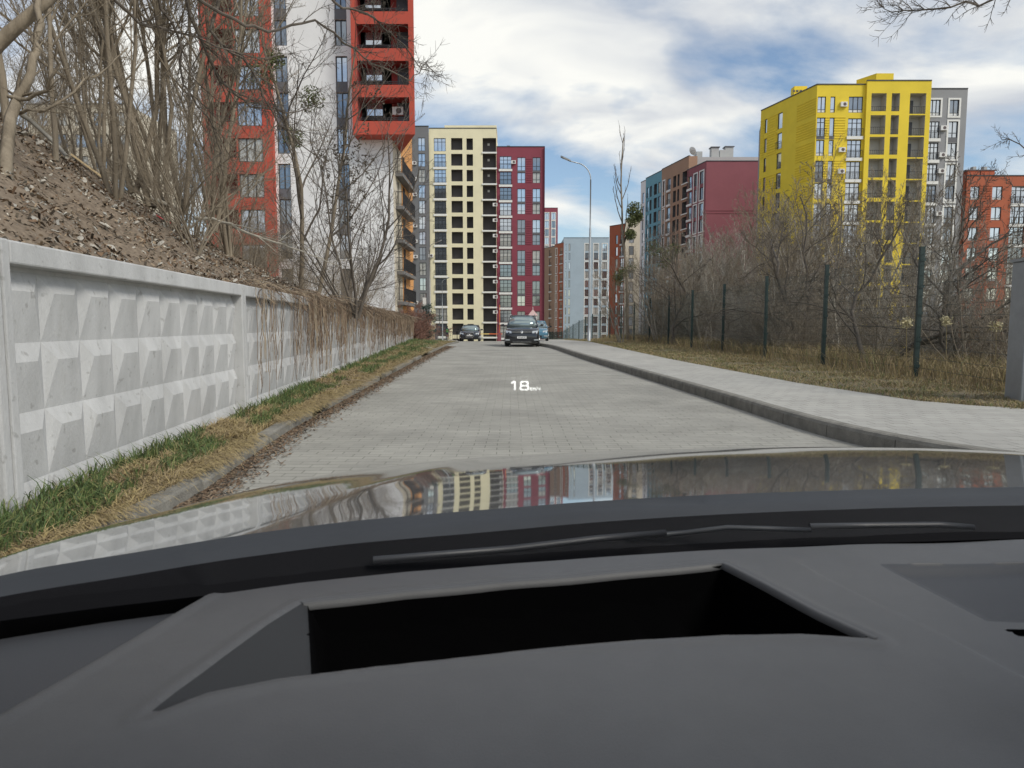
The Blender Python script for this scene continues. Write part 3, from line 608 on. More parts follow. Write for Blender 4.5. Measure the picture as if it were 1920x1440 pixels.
# the tall thin tree by the lamp, with two mistletoe clumps
T_thin = tree_proto('thin_tall_tree', 101, M_bark, M_bark_dark, H=13.5, r0=.11, stems=1, spread=.1, kids=(14, 5, 3), levels=3, start=.4, kfac=.22, rmin=.011, up=.25, wob=.06, ang=(.35, .7))
pp = at(1178, 640, 46); pp.z = 0
e = plant(T_thin, pp, .5, 1.0, 'tall thin leafless tree with green mistletoe clumps, right of the street lamp', 'tree', None)
mb = MB()
for px, py, r in ((1192, 392, .55), (1188, 412, .5), (1182, 440, .4), (1200, 405, .35)): leaf_cluster(mb, at(px, py, 46)-pp, r, 500, .09, rn)
mb.build('mistletoe', M_mist, e)
for lab, px, py, Y, r, hh in (('small dark mistletoe-hung tree standing left of the teal facade', 1165, 520, 40, .8, 4.6), ('low dark leafy shrub in front of the blue building', 1235, 480, 38, .9, 5.4)):
    pq = at(px, 640, Y); pq.z = grz(pq.x, Y); e = plant(T_thick[2], pq, 1.0, hh/6.5, lab, 'tree', None); mb = MB()
    c = (at(px, py, Y)-pq)/(hh/6.5)
    for _ in range(5): leaf_cluster(mb, c+Vector((rn.gauss(0, .5), rn.gauss(0, .4), rn.gauss(0, .35))), .5, 260, .07, rn)
    mb.build('mistletoe', M_mist, e)
# seed heads by the fence at the right
for px, py, Y, lb in ((1700, 605, 13.0, 'pale dry seed plume just left of the nearest fence post'), (1775, 602, 13.2, 'pale dry seed plume between the nearest fence post and the steel cabinet'), (1868, 612, 12.6, 'pale dry seed plume close beside the steel cabinet')):
    c = at(px, py, Y); base = Vector((c.x+.05, c.y, .1)); sh = MB(); st_ = MB()
    e = empty('dry_reed', base, label=lb, cat='plant', group='dry reeds at the fence'); leaf_cluster(sh, c-base, .12, 130, .03, rn); st_.tube([c-base, (0, 0, 0)], .006, 4); sh.build('seed_head', mat('pale_plume', (.5, .44, .26), .9), e); st_.build('stem', GM[2], e)
# twigs reaching in at the right edge
tw = MB(); limb(tw, A((2100, 420, 10), (1990, 360, 10.2), (1900, 350, 10.4), (1880, 330, 10.5)), .02, .003, rn, 8, .3); limb(tw, A((2100, 300, 10), (1960, 290, 10), (1900, 262, 10.2), (1876, 258, 10.3)), .015, .003, rn, 10, .3); limb(tw, A((2100, -30, 9), (1900, -6, 9), (1780, 14, 9), (1690, 18, 9.2), (1640, 8, 9.4)), .02, .003, rn, 40, .4)
tk = MB(); b0 = Vector((9.6, 9.8, .1)); tk.tube([b0, b0+Vector((0, 0, 2.5)), b0+Vector((-.2, 0, 5)), b0+Vector((-.3, 0, 7.5))], [.12, .1, .08, .03], 9)
for q in ((2100, 420, 10), (2100, 300, 10), (2100, -30, 9)): c = at(*q); tk.tube([Vector((9.5, 9.8, c.z-.6)), c], [.05, .02], 6)
e = empty('roadside_tree', (0, 0, 0), label='bare tree beyond the right edge whose twigs reach into the sky', cat='tree'); tk.build('trunk', M_bark, e, True); tw.build('branches', M_bark_dark, e)
# end of the wall: red-brown bush, dark green bush
T_rb = tree_proto('red_brown_bush', 120, mat('red_twig', (.20, .105, .075), .9), mat('red_twig', (.2, .1, .07)), H=2.6, r0=.03, stems=12, spread=.7, kids=(9, 6, 5), levels=3, start=.05, kfac=.5, rmin=.012, up=.0, wob=.2)
for i, (px, Y, lb) in enumerate(((774, 50.5, 'red-brown leafless bush covering the far end of the wall'), (785, 54, 'red-brown leafless bush standing just past the end of the wall'))):
    p = at(px, 640, Y); p.z = 0; plant(T_rb, p, i, 1.1, lb, 'bush', 'red-brown bushes at the wall end')
gb = MB(); p = at(801, 640, 57); p.z = 0
for i in range(60): leaf_cluster(gb, Vector((rn.gauss(0, .33), rn.gauss(0, .33), rn.uniform(.2, 2.9))), .3, 60, .06, rn)
e = empty('evergreen_bush', p, label='narrow dark green evergreen bush beside the brown boundary box', cat='bush'); gb.build('foliage', mat('dark_evergreen', (.018, .05, .035), .7), e); tk = MB(); tk.tube([(0, 0, 0), (0, 0, 2.6)], [.05, .02], 6); tk.build('trunk', M_bark_dark, e)
# ------------------------------------------------------------------ buildings
M_frame = mat('window_frame_dark', (.035, .037, .042), .5)
M_whitep = mat('white_panel', (.7, .7, .68), .6)
M_glassA = mat('window_glass', (.62, .66, .70), .04, metal=.8, var=.12, vscale=.7)
M_glassB = mat('window_glass_dark', (.30, .33, .36), .05, metal=.8, var=.2, vscale=.5)
M_glassC = mat('window_curtained', (.50, .49, .45), .25, metal=.3, var=.15, vscale=2)
M_rail = mat('railing_black', (.02, .02, .022), .5)
M_slab = mat('white_slab', (.78, .77, .73), .7)
M_spand = mat('grey_spandrel', (.13, .13, .14), .7)
M_acw = mat('ac_white', (.72, .71, .68), .5); M_acd = mat('ac_fan', (.10, .07, .07), .5)
WC = {}
def win_meshes(w, h, n, tr, low):
    k = (round(w, 2), round(h, 2), n, tr, low)
    if k in WC: return WC[k]
    f = MB(); t = .07
    f.box(0, -.03, 0, t, .04, h); f.box(w-t, -.03, 0, w, .04, h); f.box(t, -.03, 0, w-t, .04, t); f.box(t, -.03, h-t, w-t, .04, h)
    for i in range(1, n): x = w*i/n; f.box(x-.045, -.03, t, x+.045, .04, h-t)
    if tr: f.box(t, -.028, h*tr-.035, w-t, .038, h*tr+.035)
    p = MB(); p.quad((t, .02, t), (w-t, .02, t), (w-t, .02, h-t), (t, .02, h-t))
    lo = None
    if low:
        lo = MB(); q = h*low; lo.box(t, -.01, t, w-t, .015, q); f.box(t, -.028, q-.03, w-t, .038, q+.03); lo = lo.mesh('lower_panel', M_whitep)
    WC[k] = (f.mesh('window', M_frame), [p.mesh('pane', m) for m in (M_glassA, M_glassB, M_glassC)], lo); return WC[k]
RC = {}
def rail_mesh(w, h=.95, gap=.22, mid=False):
    k = (round(w, 2), h, gap)
    if k in RC: return RC[k]
    m = MB(); m.box(0, -.03, h-.05, w, .02, h); m.box(0, -.02, .08, w, .01, .12); n = max(2, int(w/gap))
    for i in range(n+1): x = w*i/n; m.box(x-.014, -.012, 0 if i in (0, n) else .12, x+.014, .008, h-.05)
    RC[k] = m.mesh('railing', M_rail); return RC[k]
_ac = MB(); _ac.box(0, -.3, 0, .85, 0, .6); _ac2 = MB(); _ac2.lathe([(0, -.312), (.2, -.312), (.22, -.302), (.22, -.29)], (.5, 0, .3), 16, 'y')
AC1, AC2 = _ac.mesh('air_conditioner', M_acw), _ac2.mesh('fan_grille', M_acd)
class Bld:
    def __init__(s, name, x, y, z, label, cat='building', group='apartment blocks'):
        s.o = Vector((x, y, z)); s.e = empty(name, s.o, label=label, cat=cat, group=group); s.rn = random.Random(hash(label) % 1000 if False else len(label))
    def V(s, p): return Vector(p)-s.o
    def facade(s, P0, P1, z0, z1, holes, m, m_in=None, label=None, siding=(), coping=True):
        P0 = Vector(P0); P1 = Vector(P1); d = (P1-P0); Ln = d.length; d.normalize(); n = Vector((d.y, -d.x)); rz = math.atan2(d.y, d.x)
        W3 = lambda u, z, o=0: (P0.x+d.x*u+n.x*o-s.o.x, P0.y+d.y*u+n.y*o-s.o.y, z-s.o.z)
        mb = MB(); hs = [h for h in holes if h['u1'] > h['u0'] and h['kind'] != 'strip']
        us = sorted({0, Ln, *[h['u0'] for h in hs], *[h['u1'] for h in hs]}); zs = sorted({z0, z1, *[h['za'] for h in hs], *[h['zb'] for h in hs]})
        us = [u for u in us if 0 <= u <= Ln]; zs = [z for z in zs if z0 <= z <= z1]
        for a, b in zip(us, us[1:]):
            for c, e in zip(zs, zs[1:]):
                uc, zc = (a+b)/2, (c+e)/2
                if any(h['u0'] < uc < h['u1'] and h['za'] < zc < h['zb'] for h in hs): continue
                mb.quad(W3(a, c), W3(b, c), W3(b, e), W3(a, e))
        for h in hs:
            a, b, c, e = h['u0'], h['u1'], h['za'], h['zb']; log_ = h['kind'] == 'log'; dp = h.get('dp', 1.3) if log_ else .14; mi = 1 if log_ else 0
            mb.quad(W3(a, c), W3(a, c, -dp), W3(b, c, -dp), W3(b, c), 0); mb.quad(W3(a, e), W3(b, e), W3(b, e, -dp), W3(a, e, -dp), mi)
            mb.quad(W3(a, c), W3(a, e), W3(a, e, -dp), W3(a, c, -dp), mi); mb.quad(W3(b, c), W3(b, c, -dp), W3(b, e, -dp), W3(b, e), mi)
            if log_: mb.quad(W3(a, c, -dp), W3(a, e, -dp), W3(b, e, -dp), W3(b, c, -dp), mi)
        for (u0, u1, za, zb, st) in siding:
            z = za
            while z < zb: mb.quad(W3(u0, z, .002), W3(u1, z, .002), W3(u1, z+st*.5, .07), W3(u0, z+st*.5, .07)); mb.quad(W3(u0, z+st*.5, .07), W3(u1, z+st*.5, .07), W3(u1, z+st*.52, .002), W3(u0, z+st*.52, .002)); z += st
        o = mb.build('wall', [m, m_in or M_spand], s.e)
        if label: o['label'] = label
        if coping:
            cm = MB(); a, b = W3(-.0, z1, .06), W3(Ln, z1, .06); c_, d_ = W3(Ln, z1, -.3), W3(0, z1, -.3); up = lambda p: (p[0], p[1], p[2]+.14)
            cm.loft([[a, b, c_, d_], [up(a), up(b), up(c_), up(d_)]]); cm.build('roof_edge', M_frame, s.e)
        for h in holes:
            a, b, c, e = h['u0'], h['u1'], h['za'], h['zb']; w, hh = b-a, e-c; k = h['kind']
            if k in ('win', 'french'):
                f, ps, lo = win_meshes(w, hh, h.get('n', 2), h.get('tr', 0), h.get('low', 0))
                loc = W3(a, c, -.13); fo = put('window', f, s.e, loc, (0, 0, rz))
                put('pane', s.rn.choices(ps, h.get('gl', (6, 2, 2)))[0], fo)
                if lo: put('lower_panel', lo, fo)
            if h.get('rail'):
                o_ = .16 if k != 'log' else -.08; ww = w+(.24 if k != 'log' else 0); put('railing', rail_mesh(ww, h.get('rh', .95)), s.e, W3(a-(.12 if k != 'log' else 0), c+.02, o_), (0, 0, rz))
                if k != 'log':
                    pass
            if h.get('slab'):
                sm = MB(); za = c-h.get('sh', .42)
                A = [W3(a-.15, za, .003), W3(b+.15, za, .003), W3(b+.15, za, .18), W3(a-.15, za, .18)]
                sm.loft([A, [(p[0], p[1], p[2]+h.get('sh', .42)-.02) for p in A]]); sm.build('balcony_slab', M_slab if h['slab'] is True else h['slab'], s.e)
            if h.get('surround'):
                q = .22; sm = MB(); g_ = h.get('gz', (c, e)); c2, e2 = g_
                for (u0, u1, za, zb) in ((a-q, a, c2-q, e2+q), (b, b+q, c2-q, e2+q), (a, b, c2-q, c2), (a, b, e2, e2+q)):
                    A = [W3(u0, za, .002), W3(u1, za, .002), W3(u1, za, .06), W3(u0, za, .06)]; sm.loft([A, [(p[0], p[1], p[2]+zb-za) for p in A]])
                sm.build('window_surround', M_slab, s.e)
            if h.get('span'):      # grey spandrel below the opening
                sm = MB(); za = c-h['span']; sm.quad(W3(a, za, .01), W3(b, za, .01), W3(b, c, .01), W3(a, c, .01)); sm.build('spandrel', M_spand, s.e)
            if h.get('ac') : o1 = put('air_conditioner', AC1, s.e, W3(a-1.15, c+h['ac'], .01), (0, 0, rz)); put('fan_grille', AC2, o1)
            if h.get('door'):
                sm = MB(); u = a+w*h['door'][0]; A = [W3(u, c+.02, -1.29), W3(u+w*h['door'][1], c+.02, -1.29), W3(u+w*h['door'][1], c+.02, -1.2), W3(u, c+.02, -1.2)]
                sm.loft([A, [(p[0], p[1], p[2]+hh*.78) for p in A]]); sm.build('door', M_door, s.e)
        return W3
    def block(s, pts, z0, z1, m, name='rear_wall', label=None):     # remaining faces: closed prism given by plan points
        mb = MB(); lo = [s.V((x, y, z0)) for x, y in pts]; hi = [s.V((x, y, z1)) for x, y in pts]; mb.loft([lo, hi]); o = mb.build(name, m, s.e)
        if label: o['label'] = label
        return o
    def box(s, name, x0, y0, z0, x1, y1, z1, m, label=None):
        return s.block([(x0, y0), (x1, y0), (x1, y1), (x0, y1)], z0, z1, m, name, label)
M_door = mat('grey_door', (.07, .075, .09), .6)
def paint(n, c): return mat(n, c, .85, var=.07, vscale=.35, bump=.1, bscale=25)
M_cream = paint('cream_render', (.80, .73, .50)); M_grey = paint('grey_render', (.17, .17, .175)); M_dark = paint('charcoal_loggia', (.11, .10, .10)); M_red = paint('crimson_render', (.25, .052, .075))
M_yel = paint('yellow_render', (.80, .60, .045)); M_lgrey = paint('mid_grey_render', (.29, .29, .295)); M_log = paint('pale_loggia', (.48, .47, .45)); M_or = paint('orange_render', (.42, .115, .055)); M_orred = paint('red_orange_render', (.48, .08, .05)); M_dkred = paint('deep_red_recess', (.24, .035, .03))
M_white = paint('white_render', (.80, .79, .78)); M_brown = paint('brown_render', (.36, .22, .145)); M_teal = paint('teal_render', (.15, .35, .43)); M_burg = paint('burgundy_render', (.27, .085, .10)); M_lblue = paint('light_blue_render', (.37, .45, .51)); M_beige = paint('beige_render', (.60, .54, .43)); M_tan = paint('orange_tan_render', (.62, .30, .10)); M_roofg = paint('roof_grey', (.42, .42, .41))  # light blue is lifted paler so its colour carries distance haze
# --- A: cream, crimson and grey block straight ahead
YA = 128; XA = lambda px, py=430: at(px, py, YA).x; ZA = lambda py: at(960, py, YA).z
B = Bld('apartment_block', XA(900), YA, -3.4, 'cream, crimson and charcoal high-rise closing the end of the road')
pA = 2.83; top = ZA(259)
def rows(n): return range(n)
# grey part
xg0, xg1 = XA(768), XA(806); H = []
for k in rows(14): H.append(dict(u0=XA(786)-xg0, u1=XA(799)-xg0, zb=top-pA*k, za=top-pA*k-2.35, kind='win', n=2, tr=.4, low=0, slab=False, ac=(.3 if k in (1, 2, 3, 5, 6, 7, 10, 11) else 0)))
B.facade((xg0, YA-.3), (xg1, YA-.3), -3.4, ZA(238), H, M_grey, label='charcoal grey wall')
# cream part
xc0, xc1 = XA(806), XA(931); H = []
uu = lambda a, b: dict(u0=XA(a)-xc0, u1=XA(b)-xc0)
for k in rows(14):
    zt = top-pA*k
    H.append(dict(**uu(815, 837), zb=zt, za=zt-2.35, kind='french', n=3, tr=.72, rail=k > 0, slab=k > 0, gl=(6, 1, 1) if k < 6 else (1, 6, 1), ac=(.5 if k == 7 else 0)))  # lower floors take dark glass, standing in for their dimmer reflections
    H.append(dict(**uu(847, 868), zb=zt+.02, za=zt-2.12, kind='log'))
    H.append(dict(**uu(875.5, 887.5), zb=zt-.05, za=zt-2.12, kind='log'))
    H.append(dict(**uu(905.5, 930.5), zb=zt+.02, za=zt-2.48, kind='log', slab=M_slab, sh=.3, dp=1.6))
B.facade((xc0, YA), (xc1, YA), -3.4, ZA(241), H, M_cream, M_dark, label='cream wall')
B.box('roof_parapet', XA(835), YA, ZA(241)+.15, XA(931, 240), YA+8, ZA(235), M_cream)
for k in rows(14):       # small lamps/doors on the stair loggias, ac units
    if k < 4: B.box('stair_light', XA(914), YA+1.5, top-pA*k-.95, XA(918), YA+1.59, top-pA*k-.55, M_slab)
    elif k < 12: o1 = put('air_conditioner', AC1, B.e, B.V((XA(924), YA+.3, top-pA*k-.95)), (0, 0, 0)); put('fan_grille', AC2, o1)
# crimson part
xr0, xr1 = XA(931), XA(1021); H = []; topr = ZA(292)
uu = lambda a, b: dict(u0=XA(a)-xr0, u1=XA(b)-xr0)
sid = []
for k in rows(13):
    zt = topr-pA*k
    gl = (6, 1, 1) if k < 5 else (1, 6, 2)  # bright panes above, dark below: reflected sky put into the glass choice
    H.append(dict(**uu(937, 959), zb=zt, za=zt-2.3, kind='french', n=3, tr=.72, rail=True, slab=True, gl=gl))
    for a, b in ((970, 985), (998.5, 1013)):
        up = k % 2 == 0; zb = topr-pA*2*(k//2)-.2 if up else topr-pA*2*(k//2)-2.95
        H.append(dict(**uu(a, b), zb=zb, za=zb-(2.4 if up else 1.9), kind='win', n=2, tr=.33, gl=gl, span=.34 if up else 0, ac=(1.2 if k == 0 and a == 970 else 0)))
    if k % 2 == 0: sid.append((XA(986.5)-xr0, XA(997)-xr0, zt-4.9, zt-.4, .42))
B.facade((xr0, YA+.4), (xr1, YA+.4), -3.4, ZA(274.5), H, M_red, label='crimson wall', siding=sid)
B.block([(xg0, YA-.15), (xg1, YA-.15), (xg1, YA+16), (xg0, YA+16)], -3.4, ZA(238)-.05, M_grey) if False else None
B.block([(xg0, YA+2.2), (xc1, YA+2.2), (xc1, YA+16), (xg0, YA+16)], -3.4, ZA(242), M_cream)
B.block([(xc1, YA+2.3), (xr1, YA+2.3), (xr1, YA+16), (xc1, YA+16)], -3.4, ZA(276), M_red)
for (x, z) in ((xg0, 238), (xr1, 274.5)): B.block([(x-.01, YA-.29 if x == xg0 else YA+.41), (x+.01, YA+.0), (x+.01, YA+2.2), (x-.01, YA+2.2)], -3.4, ZA(z), M_grey if x == xg0 else M_red, 'side_wall')
B.box('chimney', XA(950), YA+4, ZA(274), XA(956), YA+5, ZA(262), M_grey)
# --- B: yellow and grey block on the right
YB = 92; XB = lambda px, py=195: at(px, py, YB).x; ZB = lambda py: at(1600, py, YB).z
B = Bld('apartment_block', XB(1640), YB, -6.5, 'bright yellow high-rise with a grey wing behind the thicket on the right')
pB = 2.78; xb0 = XB(1531); xbm = XB(1622); xb1 = XB(1742); xb2 = XB(1818); T0 = ZB(181); H = []; sid = []
u = lambda a, b: dict(u0=XB(a)-xb0, u1=XB(b)-xb0)
for k in range(13):
    zt = T0-pB*k; up = k % 2 == 1
    H.append(dict(**u(1533, 1548.5), zb=zt-(.0 if not up else -.1), za=zt-(2.05 if not up else 2.3), kind='win', n=2, low=.2 if not up else 0, rail=up, tr=.75 if up else 0, span=.42 if up else 0, gl=(6, 1, 0)))
    H.append(dict(**u(1557, 1566), zb=zt-(.0 if not up else -.1), za=zt-(2.05 if not up else 2.3), kind='win', n=1, low=.2 if not up else 0, span=.42 if up else 0, gl=(6, 1, 0)))
    H.append(dict(**u(1591.5, 1618), zb=zt, za=zt-(2.05 if k == 0 else 2.3), kind='french', n=3, low=.2 if k == 0 else 0, tr=.75 if k else 0, rail=k > 0, slab=k > 0, gl=(6, 1, 0), ac=(.7 if k in (0, 2, 3) else 0)))
    if k % 2 == 0: sid.append((0, XB(1586)-xb0, zt-2.25, zt+.0, .33))
    else: sid.append((XB(1566.5)-xb0, XB(1586)-xb0, zt-2.7, zt, .33)); sid.append((XB(1549)-xb0, XB(1556.5)-xb0, zt-2.7, zt, .33))
B.facade((xb0, YB), (xbm, YB), -6.5, ZB(159), H, M_yel, M_log, siding=[q for q in sid if q[0] > 0])
H = []; u = lambda a, b: dict(u0=XB(a)-xbm, u1=XB(b)-xbm); T1 = ZB(176.5)
for k in range(13):
    zt = T1-pB*k
    H.append(dict(**u(1631, 1659), zb=zt, za=zt-(2.28 if k % 2 == 0 else 2.45), kind='log', rail=True, rh=.6 if k % 2 == 0 else .95))
    H.append(dict(**u(1669, 1684), zb=zt, za=zt-(2.28 if k % 2 == 0 else 2.45), kind='log', rail=True, rh=.6, door=(.02, .3)))
    H.append(dict(**u(1703, 1733), zb=zt, za=zt-2.62, kind='log', rail=True, door=(.24, .3)))
B.facade((xbm, YB-.35), (xb1, YB-.35), -6.5, ZB(153.5), H, M_yel, M_log)
B.block([(xbm, YB-.34), (xbm+.01, YB-.34), (xbm+.01, YB), (xbm, YB)], -6.5, ZB(153.5), M_yel, 'side_wall')
H = []; u = lambda a, b: dict(u0=XB(a)-xb1, u1=XB(b)-xb1)
for k in range(13):
    zt = T0-pB*k-.25
    gz = None
    H.append(dict(**u(1747, 1768), zb=zt, za=zt-(2.05 if k == 0 else 2.2), kind='french', n=3, tr=.75 if k else 0, low=.2 if k == 0 else 0, rail=k > 0, slab=k > 0, surround=(k == 0), gl=(6, 2, 0)))
    pr = (k+1)//2; upz = T0-pB*(2*pr-1)-.25 if k else zt
    H.append(dict(**u(1785, 1803), zb=zt, za=zt-2.1, kind='win', n=2, low=.2 if k % 2 == 0 else 0, tr=0 if k % 2 == 0 else .3, surround=(k == 0 or k % 2 == 1), gz=(zt-2.1, zt) if k == 0 else (zt-pB-2.1, zt), span=.6 if k % 2 == 1 else 0, gl=(6, 2, 0), ac=(.9 if k in (1, 3, 5) else .2 if k == 2 else 0)))
B.facade((xb1, YB+.5), (xb2, YB+.5), -6.5, ZB(164.5), H, M_lgrey, label='grey wing wall')
xs_, ys_ = at(1427, 209, 103).x, 103.0
H = []; d_ = (Vector((xb0, YB))-Vector((xs_, ys_))).length
for k in range(13):
    zt = T0-pB*k
    H.append(dict(u0=d_*.08, u1=d_*.13, zb=zt, za=zt-2.0, kind='win', n=1)); H.append(dict(u0=d_*.33, u1=d_*.42, zb=zt, za=zt-2.2, kind='win', n=1, rail=k % 2 == 1))
    if k % 2 == 0: sid = sid
ss = []
for k in range(13):
    if k % 3 != 2: ss += [(.0, d_*.07, T0-pB*k-2.7, T0-pB*k-.1, .36), (d_*.14, d_*.32, T0-pB*k-2.7, T0-pB*k-.1, .36)]
    ss.append((d_*.68, d_-.02, T0-pB*k-2.3, T0-pB*k, .33))
B.facade((xs_, ys_), (xb0, YB), -6.5, ZB(159), H, M_yel, siding=ss, label='side wall with ribbed bands')
B.block([(xs_+.3, ys_-.2), (xb0+.2, YB+2), (xb2, YB+2), (xb2, YB+18), (xs_+3, YB+20)], -6.5, ZB(166), M_lgrey)
B.block([(xb0+.2, YB+1.6), (xb1-.1, YB+1.6), (xb1-.1, YB+12), (xb0+3, YB+12)], ZB(170), ZB(160), M_yel, 'roof_core')
B.box('side_wall', xb2-.01, YB+.51, -6.5, xb2+.01, YB+18, ZB(164.5), M_lgrey)
B.box('side_wall', xb1-.005, YB-.34, ZB(166), xb1+.02, YB+8, ZB(153.5), M_yel)
B.block([(XB(1634, 150), YB+4), (XB(1654, 150), YB+1.5), (XB(1687, 150), YB+1.5), (XB(1687, 150), YB+7)], ZB(156), at(1660, 140, YB+2).z, M_yel, 'roof_house')
B.box('chimney', at(1484, 170, 101).x, 100, at(1484, 185, 101).z-3, at(1508, 170, 101).x, 101.2, at(1484, 166, 101).z, M_yel)
for px in (1487, 1493.5, 1500): B.box('vent_opening', at(px, 170, 99.9).x, 99.94, at(px, 172, 99.9).z, at(px+4, 170, 99.9).x, 99.99, at(px, 168.5, 99.9).z, M_dark)
B.box('vent_stack', XB(1690), YB+3, ZB(158), XB(1694), YB+3.6, ZB(148), M_roofg)
sg = empty('shop_sign', (at(1592, 458, YB).x, YB-.45, at(1592, 458, YB).z), label='small white lettered shop sign on the yellow block', cat='sign')
o = put('lettering', text_mesh('Zапчасти', .75, .02), sg, (0, 0, 0), (math.pi/2, 0, 0)); o.data.materials.append(M_slab)
# --- C: orange block at the right edge
YC = 97; XC = lambda px, py=370: at(px, py, YC).x; ZC = lambda py: at(1860, py, YC).z
B = Bld('apartment_block', XC(1860), YC, -7, 'orange-red apartment block at the right edge beside the grey wing')
x0 = XC(1811); x1 = XC(2080); H = []; u = lambda a, b: dict(u0=XC(a)-x0, u1=XC(b)-x0); T = ZC(349.5); sid = []
for k in range(9):
    zt = T-2.83*k
    for a, b in ((1819, 1836), (1860, 1879), (1960, 1979), (2005, 2024)): H.append(dict(**u(a, b), zb=zt, za=zt-1.85, kind='win', n=2, low=.16, gl=(6, 2, 0)))
    H.append(dict(**u(1896, 1924), zb=zt+.05, za=zt-2.35, kind='french', n=3, tr=.75, rail=True, slab=True, gl=(6, 2, 0)))
    sid.append((XC(1838)-x0, XC(1858)-x0, zt-1.8, zt, .34))
B.facade((x0, YC), (x1, YC), -7, ZC(330), H, M_or, siding=sid)
B.block([(x0, YC+.3), (x1, YC+.3), (x1, YC+14), (x0, YC+14)], -7, ZC(331), M_or)
B.box('chimney', XC(1838), YC+3, ZC(332), XC(1862), YC+4.5, ZC(311), M_or); B.box('chimney', XC(1864), YC+3, ZC(332), XC(1890), YC+4.5, ZC(311), M_or); B.box('roof_hatch', XC(1813), YC+4, ZC(332), XC(1836), YC+8, ZC(318), M_spand)
for px in (1851, 1872): B.box('chimney_cap', XC(px), YC+3.3, ZC(310), XC(px+6), YC+4, ZC(302), M_roofg)
B.box('chimney_crown', XC(1834), YC+2.9, ZC(311)+.02, XC(1894), YC+4.7, ZC(309), M_spand)
# --- D: long row: burgundy / brown / teal / white
def rowY(px): return 62.69/((px-960)/F*1.0+.23)
def rowP(px): y = rowY(px); return (34.4-.23*(y-123), y)
B = Bld('apartment_block', 34, 128, -6.5, 'long receding high-rise in burgundy, brown, teal and white sections')
def rowface(pa, pb, pyt, cols, m, m_in, lab, T, n=13, pitch=2.83, dep=0):
    P0, P1 = rowP(pa), rowP(pb); Ln = (Vector(P1)-Vector(P0)).length; H = []
    for (a, b, kind, kw) in cols:
        ua = (Vector(rowP(a))-Vector(P0)).length; ub = (Vector(rowP(b))-Vector(P0)).length
        for k in range(n):
            kk = dict(kw); hgt = kk.pop('h', 2.2)
            if kk.get('surround') and k % 2 == 1: kk['surround'] = False
            if kk.get('surround'): kk['gz'] = (T-pitch*(k+1)-hgt, T-pitch*k)
            H.append(dict(u0=ua, u1=ub, zb=T-pitch*k, za=T-pitch*k-hgt, kind=kind, **kk))
    z1 = at(pb, pyt, P1[1]).z; B.facade(P0, P1, -6.5, z1, H, m, m_in, label=lab); return z1
zw = rowface(1196.5, 1205.5, 338, [(1199.5, 1203, 'win', dict(n=1))], M_white, M_spand, 'white section wall', 29.5)
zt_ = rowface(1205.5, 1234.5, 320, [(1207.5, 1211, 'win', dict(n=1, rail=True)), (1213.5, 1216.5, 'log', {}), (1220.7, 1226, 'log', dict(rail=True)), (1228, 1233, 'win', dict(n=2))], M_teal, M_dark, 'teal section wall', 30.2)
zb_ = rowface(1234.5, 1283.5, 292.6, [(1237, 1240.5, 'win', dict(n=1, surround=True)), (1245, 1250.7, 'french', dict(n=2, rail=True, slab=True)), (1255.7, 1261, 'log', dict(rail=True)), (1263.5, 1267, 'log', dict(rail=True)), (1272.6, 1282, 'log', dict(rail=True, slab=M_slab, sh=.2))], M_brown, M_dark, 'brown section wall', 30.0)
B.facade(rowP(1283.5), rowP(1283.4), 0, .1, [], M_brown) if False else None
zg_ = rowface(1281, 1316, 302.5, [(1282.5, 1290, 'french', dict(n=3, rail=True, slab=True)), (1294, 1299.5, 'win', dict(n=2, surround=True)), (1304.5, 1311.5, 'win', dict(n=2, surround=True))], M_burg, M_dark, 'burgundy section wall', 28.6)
cx, cy = rowP(1316); B.facade((cx, cy), (cx+18, cy), -6.5, zg_, [], M_burg, siding=[(0, 18, zg_-9.2, zg_-8.3, .45)], label='blank burgundy gable')
pq = [rowP(1316), (cx+18, cy), (cx+18, cy+12), (rowP(1281)[0]+12, rowP(1281)[1]+2), rowP(1281)]
B.block([(x+.3, y+.3) for x, y in pq[:1]]+[(cx+18, cy+.3), (cx+18, cy+10), (rowP(1283)[0]+2.2, rowP(1283)[1])], -6.5, zg_-.1, M_burg)
P0, P1 = rowP(1234.5), rowP(1283.5); B.block([(P1[0]+1.6, P1[1]+.2), (P1[0]+19, P1[1]+.2), (P0[0]+22, P0[1]+8), (P0[0]+1.6, P0[1])], -6.5, zb_-.12, M_roofg, 'upper_wall', 'pale grey upper wall')
B.block([(P1[0]+.01, P1[1]+.02), (P1[0]+1.6, P1[1]+.02), (P1[0]+1.6, P1[1]+.3), (P1[0]+.01, P1[1]+.3)], 20, zb_, M_brown, 'side_wall')
P2 = rowP(1196.5); B.block([(P0[0]+1.7, P0[1]+.1), (P0[0]+20, P0[1]+3), (P2[0]+20, P2[1]+3), (P2[0]+1.7, P2[1]+.1)], -6.5, zt_-.2, M_white)
for a, b, t_, yy in ((1334, 1348, 277, 131), (1350, 1362, 281, 132), (1360, 1375, 276, 133)): B.box('chimney', at(a, 290, yy).x, yy, zb_-1, at(b, 290, yy).x, yy+1.3, at(a, t_, yy).z, M_roofg)
for a, b, t_, yy in ((1332.5, 1349.5, 276.5, 131), (1358.5, 1376.5, 275.5, 133)): B.box('chimney_crown', at(a, 290, yy).x, yy-.15, at(a, t_, yy).z, at(b, 290, yy).x, yy+1.45, at(a, t_-1.6, yy).z, M_spand)
B.box('roof_hatch', at(1306, 290, 134).x, 134, zb_-1, at(1317, 290, 134).x, 136, at(1306, 284, 134).z, M_roofg); B.box('roof_hatch', rowP(1230)[0]+2, rowP(1230)[1]-2, zt_-.2, rowP(1230)[0]+6, rowP(1230)[1]+2, zt_+1.2, M_teal)
